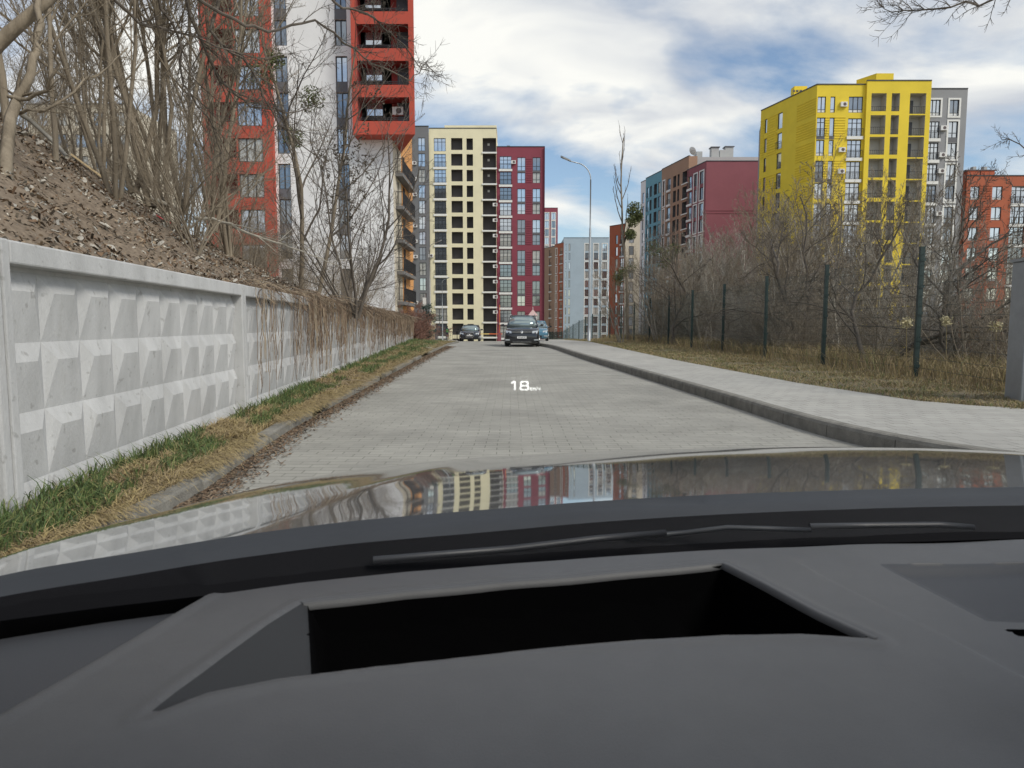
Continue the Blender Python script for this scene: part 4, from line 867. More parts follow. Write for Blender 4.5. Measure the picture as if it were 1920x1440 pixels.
dm = MB(); dm.lathe([(.02, 0), (.5, .05), (.95, .3), (1.0, .34)], (0, 0, 0), 20, 'y'); dm.tube([(0, .2, -1.3), (0, .2, 0)], .06, 6)
d_o = put('satellite_dish', dm.mesh('satellite_dish', M_slab), B.e, B.V((at(1297, 286, 131).x, 131, at(1297, 285, 131).z+.1)), (.5, 0, -1.05), (.8, .8, .8))
# --- E: orange slab between lamp and teal
def simple(name_lab, P, z0, m, Ttop, cols, pitch=2.83, n=10, other=None, k=None):
    pass
YE = 165; B = Bld('apartment_block', at(1160, 600, YE).x, YE, -6, 'orange block partly hidden by the thin mistletoe tree'); a = at(1143, 425, YE+4); b = at(1172, 420, YE); H = []
Ln = (b.xy-a.xy).length; T = b.z-2.4
for k in range(10): H += [dict(u0=Ln*.4, u1=Ln*.55, zb=T-2.83*k, za=T-2.83*k-2.1, kind='win', n=1), dict(u0=Ln*.72, u1=Ln*.95, zb=T-2.83*k, za=T-2.83*k-2.2, kind='french', n=2, rail=True, slab=True)]
B.facade(a.xy, b.xy, -6, b.z, H, M_or); B.block([(a.x+.2, a.y+.3), (b.x, b.y+.3), (b.x+9, b.y+.6), (b.x+9, b.y+14), (a.x+2, a.y+14)], -6, b.z-.05, M_or)
B.facade((b.x, b.y), (b.x+5, b.y+.2), -6, b.z+1.0, [dict(u0=1, u1=2.2, zb=T-2.83*k, za=T-2.83*k-2.1, kind='win', n=1) for k in range(10)], M_beige, label='beige end wall')
# --- F: light blue block, brown/orange wing
YF = 216; B = Bld('apartment_block', at(1100, 600, YF).x, YF, -6, 'pale blue apartment block with an orange and brown wing, seen behind the street lamp'); a = at(1057, 450, YF); b = at(1142, 446, YF); H = []; T = at(1100, 457, YF).z; U = lambda px: at(px, 500, YF).x-a.x
for k in range(11):
    zt = T-2.85*k
    for p, q in ((1096.5, 1103.5), (1113, 1121.5), (1129, 1138)): H.append(dict(u0=U(p), u1=U(q), zb=zt, za=zt-2.2, kind='win', n=2, surround=k % 2 == 0, gz=(zt-2.85-2.2, zt), gl=(1, 5, 3)))
    for p, q in ((1060, 1062), (1066, 1069)): H.append(dict(u0=U(p), u1=U(q), zb=zt, za=zt-2.2, kind='win', n=1))
B.facade(a.xy, b.xy, -6, b.z, H, M_lblue); B.block([(a.x, YF+.3), (b.x, YF+.3), (b.x, YF+14), (a.x, YF+14)], -6, b.z-.1, M_lblue)
c = at(1020, 459, 228); m_ = at(1040, 455, 222); H1 = []; H2 = []; L1 = (m_.xy-c.xy).length; L2 = (a.xy-m_.xy).length; T = T-1
for k in range(11):
    zt = T-2.85*k
    H1 += [dict(u0=L1*.5, u1=L1*.72, zb=zt, za=zt-2.1, kind='log', rail=True, slab=True, sh=.3), dict(u0=L1*.8, u1=L1*.95, zb=zt, za=zt-2.1, kind='win', n=1)]
    H2 += [dict(u0=L2*.12, u1=L2*.3, zb=zt, za=zt-2.1, kind='win', n=1, surround=True), dict(u0=L2*.6, u1=L2*.88, zb=zt, za=zt-2.1, kind='log', rail=True, slab=True, sh=.3)]
B.facade(c.xy, m_.xy, -6, m_.z-1.2, H1, M_brown, M_dark, label='brown wing wall'); B.facade(m_.xy, a.xy, -6, a.z-.8, H2, M_or, M_dark, label='orange wing wall'); B.block([(c.x+.3, c.y+.3), (a.x-.01, YF+.4), (a.x-.01, YF+14), (c.x+.3, c.y+6)], -6, m_.z-1.3, M_brown)
# --- G: far crimson tower
YG = 242; B = Bld('apartment_block', at(1033, 600, YG).x, YG, -6, 'small distant crimson block with white framed windows behind the brown wing'); a = at(1012, 391, YG); b = at(1046, 390, YG); H = []; T = at(1030, 399, YG).z; U = lambda px: at(px, 420, YG).x-a.x
for k in range(9):
    for p, q in ((1021.5, 1029), (1034, 1041.5)): H.append(dict(u0=U(p), u1=U(q), zb=T-2.85*k, za=T-2.85*k-2.35, kind='win', n=2, surround=True))
B.facade(a.xy, b.xy, -6, b.z, H, M_red); B.block([(a.x, YG+.3), (b.x, YG+.3), (b.x, YG+14), (a.x, YG+14)], -6, b.z-.1, M_red)
# --- H: red and white tower on the left
YH = 54.5; B = Bld('apartment_tower', -14, YH, 0, 'tall white tower with red-orange balcony frames rising behind the wall on the left', group=None); XH = lambda px, py=300, Y=54.5: at(px, py, Y).x; ZH = lambda py, Y=54.5: at(700, py, Y).z
x0, x1 = XH(514), -9.35; H = []; pH = ZH(100)-ZH(168); top = ZH(-330); U = lambda px: XH(px)-x0
for k in range(-5, 9):
    z = ZH(110)-pH*k
    for (p, q) in ((521, 544), (633, 655)):
        H.append(dict(u0=U(p), u1=U(q), zb=z+.2, za=z-1.75, kind='win', n=2, low=0, gl=(1, 8, 0), span=(pH-1.95 if k % 3 != 2 else 0)))
B.facade((x0, YH), (x1, YH), -.2, top, H, M_white, label='white wall')
# side wall with balconies
H = []
sl = [318, 381, 445, 506, 564]
B.facade((x1, YH), (x1, YH+3.9), -.2, top, [dict(u0=2.0, u1=2.9, zb=ZH(p)+2.15, za=ZH(p)+.1, kind='win', n=1) for p in sl], M_beige, label='beige side wall')
B.facade((x1, YH+3.9), (x1, YH+10.5), -.2, top, [dict(u0=.8, u1=2.0, zb=ZH(p)+2.2, za=ZH(p)+.12, kind='log') for p in sl], M_tan, M_dark, label='orange-tan side wall')
M_slabg = mat('grey_balcony_slab', (.16, .155, .15), .8)
for p in sl:
    z = ZH(p); ex = XH(772, 400, YH+2.5); Bx = B.box('balcony_slab', x1-.01, YH+1.0, z-.28, -8.75, YH+8, z, M_slabg)
    put('railing', rail_mesh(.6, 1.1, .11), B.e, B.V((x1, YH+1.02, z)), (0, 0, 0)); put('railing', rail_mesh(6.9, 1.1, .14), B.e, B.V((-8.78, YH+1.02, z)), (0, 0, math.pi/2))
    B.box('balcony_panel', -8.82, YH+6.3, z+.05, -8.79, YH+7.9, z+1.3, M_dark)
# red framed balcony stack, projecting
YR = 53.0; XR_ = lambda px, py=230: at(px, py, YR).x; ZR_ = lambda py: at(720, py, YR).z; rx0, rx1 = XR_(661), XR_(778); zbot = ZR_(252); H = []
bands = [(229, 252), (165, 185), (94, 117), (25, 42)]
edges = [ZR_(229), ZR_(185), ZR_(165), ZR_(117), ZR_(94), ZR_(42), ZR_(25)]
pr = ZR_(44)-ZR_(113)
hs = []
z = ZR_(227)
for k in range(7): hs.append((z+pr*k, z+pr*k+pr*.66))
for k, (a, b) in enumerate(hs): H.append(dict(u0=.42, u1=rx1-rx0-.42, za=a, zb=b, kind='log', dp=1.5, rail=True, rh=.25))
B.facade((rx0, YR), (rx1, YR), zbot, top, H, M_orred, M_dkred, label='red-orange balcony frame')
B.facade((rx1, YR), (x1-.1, YR+5.9), zbot, top, [], M_orred, label='red-orange side panel')
mb = MB(); V = B.V; mb.quad(V((rx0, YR, zbot)), V((rx0, YR+1.5, zbot)), V((x1-.1, YR+5.9, zbot)), V((rx1, YR, zbot))); mb.build('overhang_soffit', M_orred, B.e)
B.facade((rx0+.001, YR+1.5), (rx0, YR), zbot, top, [], M_orred)
for k, (a, b) in enumerate(hs):
    f, ps, lo = win_meshes(1.35, 1.25, 2, 0, 0); fo = put('window', f, B.e, B.V((rx0+.75, YR+1.45, a+.75))); put('pane', ps[0], fo)
    B.box('balcony_door', rx1-1.5, YR+1.40, a+.02, rx1-.55, YR+1.47, a+1.75, M_door)
o1 = put('air_conditioner', AC1, B.e, B.V((rx1-1.9, YR+1.4, hs[0][0]+.8))); put('fan_grille', AC2, o1)
# left red wing with loggias
lx0, lx1 = XH(380, 250, 54), XH(512, 300, 54); H = []
for k in range(-5, 7):
    z = ZH(64)-pH*k
    H.append(dict(u0=.9, u1=(lx1-lx0)*.48, zb=z+.2, za=z-1.3, kind='log', rail=True, rh=.3)); H.append(dict(u0=(lx1-lx0)*.5, u1=(lx1-lx0)*.86, zb=z+.2, za=z-1.6, kind='win', n=3, low=.0, gl=(5, 2, 1)))
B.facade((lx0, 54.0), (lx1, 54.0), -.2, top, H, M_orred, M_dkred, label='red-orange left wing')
B.block([(lx0, 54.05), (lx0+.1, 54.05), (lx0+.1, 66), (lx0, 66)], -.2, top, M_orred, 'side_wall'); B.block([(lx1, 54.01), (lx1+.01, 54.01), (lx1+.01, 54.6), (lx1, 54.6)], -.2, top, M_orred, 'side_wall')
B.block([(lx0+.2, 55.9), (x1-.4, 55.9), (x1-1.4, 65), (lx0+.2, 65)], -.2, top-.1, M_grey); B.block([(x1-1.5, 58.5), (x1-1.4, 58.4), (x1-1.4, 65), (x1-1.5, 65)], -.2, top-.1, M_dark, 'core_wall')
B.block([(lx0+.2, YH+.2), (x1-.2, YH+.2), (x1-.2, YH+10), (lx0+.2, YH+10)], top-.3, top-.1, M_roofg, 'roof')
# pale block glimpsed through the trees on the far left
B = Bld('apartment_block', -60, 95, 0, 'pale cream block glimpsed through the trees on the far left'); B.facade((-66, 95), (-52, 95), 0, 31, [dict(u0=1.2+i*2.6, u1=2.8+i*2.6, zb=30-2.9*k, za=28.2-2.9*k, kind='win', n=2) for i in range(5) for k in range(4)], M_beige); B.block([(-66, 95.3), (-52, 95.3), (-52, 108), (-66, 108)], 0, 30.9, M_beige)
# ------------------------------------------------------------------ fence on the right
M_green = mat('fence_green', (.009, .028, .025), .5, var=.2, vscale=20)
FX, px_ = 8.0, [1718, 1543, 1433.5, 1354, 1296, 1252.5, 1217, 1188, 1163.5, 1143, 1125, 1110, 1097, 1085, 1074, 1063, 1053, 1044, 1036, 1029]
FY = [F*FX/(p-960) for p in px_]
fence = empty('mesh_fence', (FX, FY[0], .1), label='dark green welded mesh fence with tall posts along the right verge', cat='fence')
pmsh = MB(); pmsh.box(-.045, -.03, -.2, .045, .03, 2.63); pmsh.box(-.048, -.033, 2.63, .048, .033, 2.66)
for q in range(5): pmsh.box(-.06, -.045, .3+q*.52, .06, -.03, .36+q*.52)
pmsh = pmsh.mesh('post', M_green)
for y in FY: put('post', pmsh, fence, (0, y-FY[0], zr(y)), (random.uniform(-.01, .01), random.uniform(-.008, .008), 0))
def wire(a, b, za, zb):
    m = MB(); a = Vector(a); b = Vector(b); L_ = (b-a).length; n = int(L_/.06); t = .0022
    far = a.y > 32
    n = int(L_/(.06 if not far else .12)); t = .0022 if not far else .003
    d = (b-a)/L_
    for i in range(n):
        p = a+d*(L_*(i+.5)/n); z = za+(zb-za)*(i+.5)/n; m.quad((p.x-t, p.y-t, z+.08), (p.x+t, p.y+t, z+.08), (p.x+t, p.y+t, z+2.5), (p.x-t, p.y-t, z+2.5))
    for i in range(13):
        z = .1+i*.2; 
        for s in ((-.004, .004),): m.box(-.003, 0, -.003, .003, L_, .003, M=Matrix.Translation((a.x+.006, a.y, za+z)) @ Matrix.Rotation(-math.atan2(d.x, d.y), 4, 'Z'))
    return m
for i in range(len(FY)-1): wire((0, FY[i]-FY[0]), (0, FY[i+1]-FY[0]), zr(FY[i]), zr(FY[i+1])).build('wire_panel', M_green, fence)
wire((-.75, 9.45-FY[0]), (0, 0), 0, 0).build('wire_panel', M_green, fence)
# grey cabinet post at the right edge
M_cab = mat('painted_grey_steel', (.25, .265, .275), .45, var=.12, vscale=4)
c = gnd(1912, 762, .12); cab = empty('metal_cabinet', (c.x, c.y, .1), -.15, label='grey painted steel cabinet with a pressed door panel at the right edge of the verge', cat='cabinet')
m = MB(); m.box(0, 0, 0, .75, .4, 2.02); bevel(m.build('body', M_cab, cab), .02, 3)
m = MB(); m.box(.06, -.022, .95, .69, -.001, 1.45); bevel(m.build('upper_door', M_cab, cab), .02, 3); m = MB(); m.box(.06, -.018, .12, .69, -.001, .85); bevel(m.build('lower_door', M_cab, cab), .015, 2)
m = MB(); m.box(-.02, -.02, 2.02, .77, .42, 2.06); m.build('lid', M_cab, cab)
# ------------------------------------------------------------------ lamps
M_galv = mat('galvanised_steel', (.42, .44, .45), .45, metal=.5, var=.12, vscale=3); M_lens = mat('lamp_lens', (.75, .75, .72), .3)
def street_lamp(loc, H, arm, dirx, label, rz=0, r=.085):
    e = empty('street_lamp', loc, rz, label=label, cat='street lamp', group='street lamps')
    m = MB(); m.tube([(0, 0, 0), (0, 0, .9), (0, 0, .95), (0, 0, H*.62), (0, 0, H*.63), (0, 0, H-arm)], [r*1.25, r*1.2, r*1.05, r*.8, r*.55, r*.48], 12); m.box(-.2, -.2, -.05, .2, .2, .03); m.build('pole', M_galv, e, True)
    m = MB(); P = [(0, 0, H-arm-.3)]
    for i in range(11): t = i/10*1.25; P.append((dirx*arm*.8*(1-math.cos(t)), 0, H-arm+arm*.8*math.sin(t)))
    P.append((dirx*arm*1.05, 0, P[-1][2]+arm*.12)); m.tube(P, r*.42, 8); m.build('arm', M_galv, e, True)
    q = Vector(P[-1]); m = MB(); s = arm*.42
    m.loft([[(q.x+dirx*x, y*w, q.z+x*.42+z) for y, z in ((-.13, 0), (.13, 0), (.1, .1), (-.1, .1))] for x, w in ((-.1, .5), (.05, .9), (s*.7, 1.1), (s, .7))]); m.build('lamp_head', mat('lamp_head_grey', (.16, .17, .18), .5), e)
    m = MB(); m.quad(*[(q.x+dirx*x, y, q.z+x*.42-.006) for x, y in ((.1, -.09), (s*.65, -.09), (s*.65, .09), (.1, .09))]); m.build('lens', M_lens, e)
    return e
street_lamp((at(1104.5, 640, 45.6).x, 45.6, .1), 12.0, 1.35, -1, 'tall curved-arm street lamp standing on the right verge')
p = at(807, 636, 66); street_lamp((p.x, 66, -.4), 9.6, .8, 1, 'slim grey street lamp in front of the charcoal facade', r=.07)
p = at(830, 636, 84); street_lamp((p.x, 84, -1.1), 8.0, .6, 1, 'short slim street lamp in front of the cream facade', r=.055)
# ------------------------------------------------------------------ cars
M_tyre = mat('tyre', (.02, .02, .02), .85); M_rim = mat('alloy_rim', (.45, .46, .47), .3, metal=.8); M_cgl = mat('car_glass', (.30, .36, .36), .06, metal=.55); M_chrome = mat('chrome', (.75, .76, .78), .12, metal=1); M_lamp = mat('headlight_glass', (.50, .53, .55), .18, metal=.3, coat=.6); M_plate = mat('plate_white', (.78, .78, .76), .5); M_blackpl = mat('black_plastic', (.015, .015, .017), .5)
def car(name, label, cat, loc, rz, W_, Ln, Ht, col, grille, hood=.98, belt=1.06, cowl=1.0, rear='mpv', rails=False, group='cars ahead on the road'):
    M_p = mat('paint_'+name, col, .22, metal=.25, coat=1); e = empty(name, loc, rz, label=label, cat=cat, group=group); h = W_/2
    def ring(y, zl, zt, hw, tk=.84):
        P = [(hw*.86, zl), (hw*.97, zl+.1), (hw, zl+(zt-zl)*.45), (hw*.985, zt-.16), (hw*.93, zt-.05), (hw*tk, zt), (hw*.4, zt+.028), (0, zt+.035)]
        return [(x, y, z) for x, z in P]+[(-x, y, z) for x, z in reversed(P[:-1])]
    st = [(0.0, .34, .62, h*.84), (.03, .24, hood-.26, h*.92), (.12, .2, hood-.15, h*.965), (.35, .19, hood-.05, h*.99), (.7, .2, hood, h), (cowl+.1, .2, belt, h), (Ln*.55, .2, belt+.02, h), (Ln-.6, .2, belt+.05, h*.99), (Ln-.12, .25, belt, h*.93), (Ln, .38, belt-.2, h*.85)]
    m = MB(); m.loft([ring(*s) for s in st]); m.build('body', M_p, e, True)
    yt = cowl+.72 if rear == 'mpv' else cowl+.85; yb = Ln-(.45 if rear == 'mpv' else 1.1); zb = belt-.01
    lo = [(h*.86, cowl), (h*.93, cowl+.5), (h*.93, Ln-.7), (h*.84, Ln-.12), (-h*.84, Ln-.12), (-h*.93, Ln-.7), (-h*.93, cowl+.5), (-h*.86, cowl), (-h*.4, cowl-.1), (h*.4, cowl-.1)]
    hi = [(h*.68, yt), (h*.72, yt+.35), (h*.72, yb-.3), (h*.66, yb), (-h*.66, yb), (-h*.72, yb-.3), (-h*.72, yt+.35), (-h*.68, yt), (-h*.35, yt-.06), (h*.35, yt-.06)]
    m = MB(); m.loft([[(x, y, zb) for x, y in lo], [(x*.55+a*.45, y*.55+b*.45, zb+(Ht-zb)*.5) for (x, y), (a, b) in zip(lo, hi)], [(x, y, Ht-.07) for x, y in hi]]); m.build('windows', M_cgl, e, True)
    m = MB(); m.loft([[(x*1.015, y, Ht-.075) for x, y in hi], [(x*.97, y+(.05 if y < yt+.2 else 0), Ht-.02) for x, y in hi], [(x*.6, y+(.2 if y < yt+.2 else -.1), Ht) for x, y in hi]]); m.build('roof', M_p, e, True)
    for s in (1, -1):
        m = MB(); m.tube([(s*h*.88, cowl+.0, zb), (s*h*.79, (cowl+yt)/2, (zb+Ht)/2-.02), (s*h*.69, yt, Ht-.07)], [.05, .045, .045], 6); m.tube([(s*h*.9, Ln-.35, zb), (s*h*.70, yb-.15, Ht-.07)], .08, 6); m.tube([(s*h*.935, Ln*.52, zb), (s*h*.73, Ln*.52, Ht-.07)], .04, 5); m.build('pillar', M_p, e, True)
        m = MB(); m.tube([(s*(h+.0), cowl+.3, zb+.03), (s*(h+.08), cowl+.27, zb+.06)], .03, 6); m.loft([[(s*(h+.06+x), cowl+.22+y, zb+.02+z) for x, z in ((0, 0), (.17, .02), (.19, .12), (.02, .15))] for y in (0, .1)]); m.build('mirror', M_blackpl if not rails else M_p, e)
        m = MB(); zl = hood-.27; 
        m.loft([[(s*h*.58, -.005, zl-.02), (s*h*.88, .05, zl-.01), (s*h*.93, .12, zl+.12), (s*h*.60, .05, zl+.09)], [(s*h*.58, .06, zl-.02), (s*h*.93, .16, zl-.01), (s*h*.965, .42, zl+.16), (s*h*.60, .16, zl+.125)]]); m.build('headlight', M_lamp, e)
        m = MB(); m.box(s*h*.82-.12, -.008, .36, s*h*.82+.12, .06, .43); m.build('fog_lamp', M_lamp, e)
        for yw in (.85, Ln-.85):
            m = MB(); wx = s*(h-.1); m.lathe([(.0, -.11), (.25, -.11), (.33, -.1), (.345, -.06), (.345, .06), (.33, .1), (.25, .11), (0, .11)], (wx, yw, .34), 28, 'x'); w = m.build('wheel', M_tyre, e, True)
            m = MB(); m.lathe([(0, s*.112), (.05, s*.118), (.06, s*.108), (.19, s*.112), (.235, s*.122), (.24, s*.108)], (wx, yw, .34), 24, 'x')
            for q in range(5):
                t = q*1.2566; m.tube([(wx+s*.118, yw+.04*math.cos(t), .34+.04*math.sin(t)), (wx+s*.12, yw+.22*math.cos(t), .34+.22*math.sin(t))], .022, 5)
            m.build('rim', M_rim, w)
        if rails: m = MB(); m.tube([(s*h*.70, yt+.1, Ht-.03), (s*h*.71, yt+.3, Ht+.05), (s*h*.71, yb-.4, Ht+.05), (s*h*.69, yb-.15, Ht-.03)], .022, 6); m.build('roof_rail', M_chrome, e, True)
        m = MB(); m.box(s*h*.42, cowl-.05, belt-.005, s*h*.42+.02, cowl-.03, belt+.01); m.build('wiper', M_blackpl, e)
    m = MB(); zc = hood-.24
    if grille == 'wide':
        m.loft([[(-h*.56, -.02, zc-.05), (h*.56, -.02, zc-.05), (h*.58, .0, zc+.07), (-h*.58, .0, zc+.07)], [(-h*.56, .06, zc-.05), (h*.56, .06, zc-.05), (h*.58, .08, zc+.07), (-h*.58, .08, zc+.07)]]); gobj = m.build('grille', M_blackpl, e)
        m = MB()
        for z in (-.03, .045): m.box(-h*.56, -.03, zc+z, h*.56, -.015, zc+z+.016)
        m.build('chrome_strip', M_chrome, gobj)
        m = MB(); m.lathe([(.055, -.01), (.075, -.02), (.085, -.005), (.085, .02)], (0, -.03, zc+.005), 24, 'y')
        for a, b in (((-.045, .045), (0, .0)), ((0, 0), (.045, .045)), ((-.06, .01), (-.028, -.052)), ((-.028, -.052), (0, -.012)), ((0, -.012), (.028, -.052)), ((.028, -.052), (.06, .01))): m.tube([(a[0], -.045, zc+a[1]), (b[0], -.045, zc+b[1])], .009, 4)
        m.lathe([(0, .0), (.08, .0)], (0, -.032, zc+.005), 20, 'y'); m.build('emblem', M_chrome, e, True)
        m = MB(); m.loft([[(-h*.52, -.012, .3), (h*.52, -.012, .3), (h*.6, -.012, .44), (-h*.6, -.012, .44)], [(-h*.5, .05, .3), (h*.5, .05, .3), (h*.6, .05, .44), (-h*.6, .05, .44)]]); m.build('lower_intake', M_blackpl, e)
        m = MB(); m.box(-h*.55, -.02, .27, h*.55, 0, .285); m.build('bumper_trim', M_chrome, e); pz = .47
    elif grille == 'frame':
        P = [(-.36, hood-.14), (.36, hood-.14), (.42, hood-.3), (.28, .36), (-.28, .36), (-.42, hood-.3)]; m.loft([[(x, -.03, z) for x, z in P], [(x, .05, z) for x, z in P]]); m.build('grille', M_blackpl, e)
        m = MB(); m.tube([(x, -.035, z) for x, z in P+[P[0]]], .018, 5); m.build('grille_frame', M_chrome, e)
        m = MB()
        for q in (-.12, -.04, .04, .12): m.lathe([(.045, -.005), (.055, -.012), (.06, .0)], (q, -.045, hood-.22), 16, 'y')
        m.build('emblem', M_chrome, e); pz = .5
        for s in (1, -1): m = MB(); m.box(s*h*.72-.15, -.01, .3, s*h*.72+.15, .03, .44); m.build('side_intake', M_blackpl, e)
    else:
        m.loft([[(-h*.5, -.012, .28), (h*.5, -.012, .28), (h*.55, -.012, .42), (-h*.55, -.012, .42)], [(-h*.5, .04, .28), (h*.5, .04, .28), (h*.55, .04, .42), (-h*.55, .04, .42)]]); m.build('lower_intake', M_blackpl, e); pz = .5
    m = MB(); m.box(-.26, -.055, pz, .26, -.036, pz+.115); pl = m.build('number_plate', M_plate, e)
    m = MB()
    for q in (-.19, -.15, -.08, -.035, .01, .055, .12, .165): m.box(q, -.0575, pz+.03, q+.024, -.056, pz+.085); m.box(q+.008, -.0585, pz+.045, q+.016, -.0577, pz+.07)
    m.build('plate_characters', mat('plate_ink', (.08, .08, .1), .6), pl)
    return e
p = at(978.5, 652, 37.5); car('people_carrier', 'black people carrier with chrome grille strips driving toward the viewer', 'car', (p.x, 37.5, zr(37.5)), -.035, 1.93, 4.85, 1.78, (.012, .014, .018), 'wide', hood=1.05, belt=1.12, cowl=.95, rails=True)
p = at(1003, 641, 47.0); car('saloon_car', 'teal blue saloon parked half hidden behind the black people carrier', 'car', (p.x, 47.0, .13+zr(47)), -.05, 1.85, 4.6, 1.46, (.07, .19, .27), 'none', hood=.92, belt=.95, cowl=1.05, rear='saloon')
p = at(880.5, 640, 62); car('estate_car', 'black car with a chrome-framed grille parked at the left kerb before the cream block', 'car', (p.x, 62, zr(62)-.03), .02, 1.88, 4.7, 1.55, (.012, .013, .018), 'frame', hood=.95, belt=1.0, cowl=1.05, rear='mpv')
# ------------------------------------------------------------------ person, barrier, small things at the end of the road
def person(loc, label):
    v = [(0, 0, .95), (0, 0, 1.15), (0, .0, 1.38), (0, 0, 1.5), (0, -.01, 1.62), (0, -.01, 1.74), (.09, 0, .9), (.11, -.12, .5), (.1, .02, .07), (.1, -.1, .03), (-.09, 0, .9), (-.09, .1, .5), (-.1, .22, .1), (-.1, .1, .05), (.19, 0, 1.4), (.25, .05, 1.12), (.24, -.1, .9), (-.19, 0, 1.4), (-.25, -.03, 1.12), (-.24, -.14, .92)]
    ed = [(0, 1), (1, 2), (2, 3), (3, 4), (4, 5), (0, 6), (6, 7), (7, 8), (8, 9), (0, 10), (10, 11), (11, 12), (12, 13), (2, 14), (14, 15), (15, 16), (2, 17), (17, 18), (18, 19)]
    rad = [.15, .14, .16, .06, .10, .09, .1, .075, .05, .04, .1, .075, .05, .04, .07, .05, .035, .07, .05, .035]
    me = bpy.data.meshes.new('body'); me.from_pydata(v, ed, []); me.materials.append(mat('dark_clothes', (.02, .025, .05), .9))
    e = empty('person', loc, label=label, cat='person'); o = put('body', me, e); s = o.modifiers.new('skin', 'SKIN'); o.modifiers.new('sub', 'SUBSURF').levels = 1
    for i, r in enumerate(rad): me.skin_vertices[0].data[i].radius = (r, r*.8)
    me.skin_vertices[0].data[0].use_root = True
    m = MB(); m.lathe([(.0, .1), (.07, .095), (.105, .03), (.11, -.03), (.09, -.05)], (0, .01, 1.68), 12); m.build('hair', mat('dark_hair', (.02, .015, .01), .8), e)
    m = MB(); m.loft([[(math.cos(t)*a, math.sin(t)*a*.7-.005, z) for t in [k*.524 for k in range(12)]] for a, z in ((.165, 1.05), (.165, 1.15), (.18, 1.3), (.13, 1.42))]); m.build('vest', mat('hi_vis_green', (.05, .30, .08), .8), e)
try:
    p = at(838.5, 640, 80)
    # skin layer needs an operator-free route: create it through a temporary bmesh
    import bmesh
    _old = person
    def person(loc, label):
        e = empty('person', loc, label=label, cat='person')
        V = [(0, 0, .95), (0, 0, 1.15), (0, .0, 1.38), (0, 0, 1.5), (0, -.01, 1.62), (0, -.01, 1.74), (.09, 0, .9), (.11, -.12, .5), (.1, .02, .07), (.1, -.1, .03), (-.09, 0, .9), (-.09, .1, .5), (-.1, .22, .1), (-.1, .1, .05), (.19, 0, 1.4), (.25, .05, 1.12), (.24, -.1, .9), (-.19, 0, 1.4), (-.25, -.03, 1.12), (-.24, -.14, .92)]
        ed = [(0, 1), (1, 2), (2, 3), (3, 4), (4, 5), (0, 6), (6, 7), (7, 8), (8, 9), (0, 10), (10, 11), (11, 12), (12, 13), (2, 14), (14, 15), (15, 16), (2, 17), (17, 18), (18, 19)]
        rad = [.15, .14, .16, .06, .10, .09, .1, .075, .05, .04, .1, .075, .05, .04, .07, .05, .035, .07, .05, .035]
        bm = bmesh.new(); sl = bm.verts.layers.skin.new(); vs = []
        for q, (c, r) in enumerate(zip(V, rad)): b = bm.verts.new(c); b[sl].radius = (r, r*.8); b[sl].use_root = (q == 0); vs.append(b)
        for a, b in ed: bm.edges.new((vs[a], vs[b]))
        me = bpy.data.meshes.new('body'); bm.to_mesh(me); bm.free(); me.materials.append(mat('dark_clothes', (.02, .025, .05), .9))
        o = put('body', me, e); o.modifiers.new('skin', 'SKIN'); sb = o.modifiers.new('sub', 'SUBSURF'); sb.levels = 1; sb.render_levels = 1
        m = MB(); m.lathe([(.0, .1), (.07, .095), (.105, .03), (.11, -.03), (.09, -.05)], (0, .01, 1.68), 12); m.build('hair', mat('dark_hair', (.02, .015, .01), .8), e)
        m = MB(); m.loft([[(math.cos(t)*a, math.sin(t)*a*.7-.005, z) for t in [k*.524 for k in range(12)]] for a, z in ((.165, 1.05), (.165, 1.15), (.18, 1.3), (.13, 1.42))]); m.build('vest', mat('hi_vis_green', (.05, .30, .08), .8), e)
    person((p.x, 80, -.72), 'pedestrian in dark clothes and a green vest walking on the left footpath')
except Exception as ex: print('person failed', ex)
M_ored = mat('barrier_orange', (.75, .17, .05), .6); M_byel = mat('barrier_yellow', (.8, .6, .2), .6)
p = at(937, 640, 76); e = empty('road_barrier', (p.x, 76, -.8), label='lowered orange and yellow boom barrier across the road before the crimson block', cat='barrier')
m = MB(); m.box(-.16, -.12, 0, .16, .12, 1.1); m.build('cabinet', M_burg, e); m = MB(); m.tube([(0, 0, 1.0), (0, 0, 4.2)], .04, 6); m.build('post', M_ored, e)
m = MB()
for i in range(8): m.box(-2.6+i*.36, -.04, .93, -2.6+i*.36+.355, .04, 1.03, mi=i//4)
m.build('boom', [M_byel, M_ored], e)
p = at(999, 640, 62); e = empty('guard_hut', (p.x, 62, -.3), label='slender white lantern-topped hut with a pointed roof behind the black people carrier', cat='hut')
m = MB(); m.box(-.35, -.3, 0, .35, .3, 2.35); m.build('wall', M_slab, e); m = MB(); m.box(-.26, -.31, 1.5, .26, -.302, 2.15); m.build('window', M_cgl, e)
m = MB(); m.loft([[(-.45, -.4, 2.35), (.45, -.4, 2.35), (.45, .4, 2.35), (-.45, .4, 2.35)], [(-.05, -.05, 2.85), (.05, -.05, 2.85), (.05, .05, 2.85), (-.05, .05, 2.85)]]); m.build('roof', mat('faded_pink_roof', (.55, .38, .36), .7), e); m = MB(); m.tube([(0, 0, 2.8), (0, 0, 3.15)], .02, 5); m.build('finial', M_slab, e)
p = at(805, 636, 60); e = empty('boundary_box', (p.x, 60, -.15), label='low brown masonry box beside the evergreen bush', cat='wall'); m = MB(); m.box(-.55, -.4, 0, .45, .4, 1.25); bevel(m.build('body', paint('brown_masonry', (.33, .25, .16)), e), .02); m = MB(); m.box(-.58, -.43, 1.25, .48, .43, 1.32); m.build('cap', M_roofg, e)
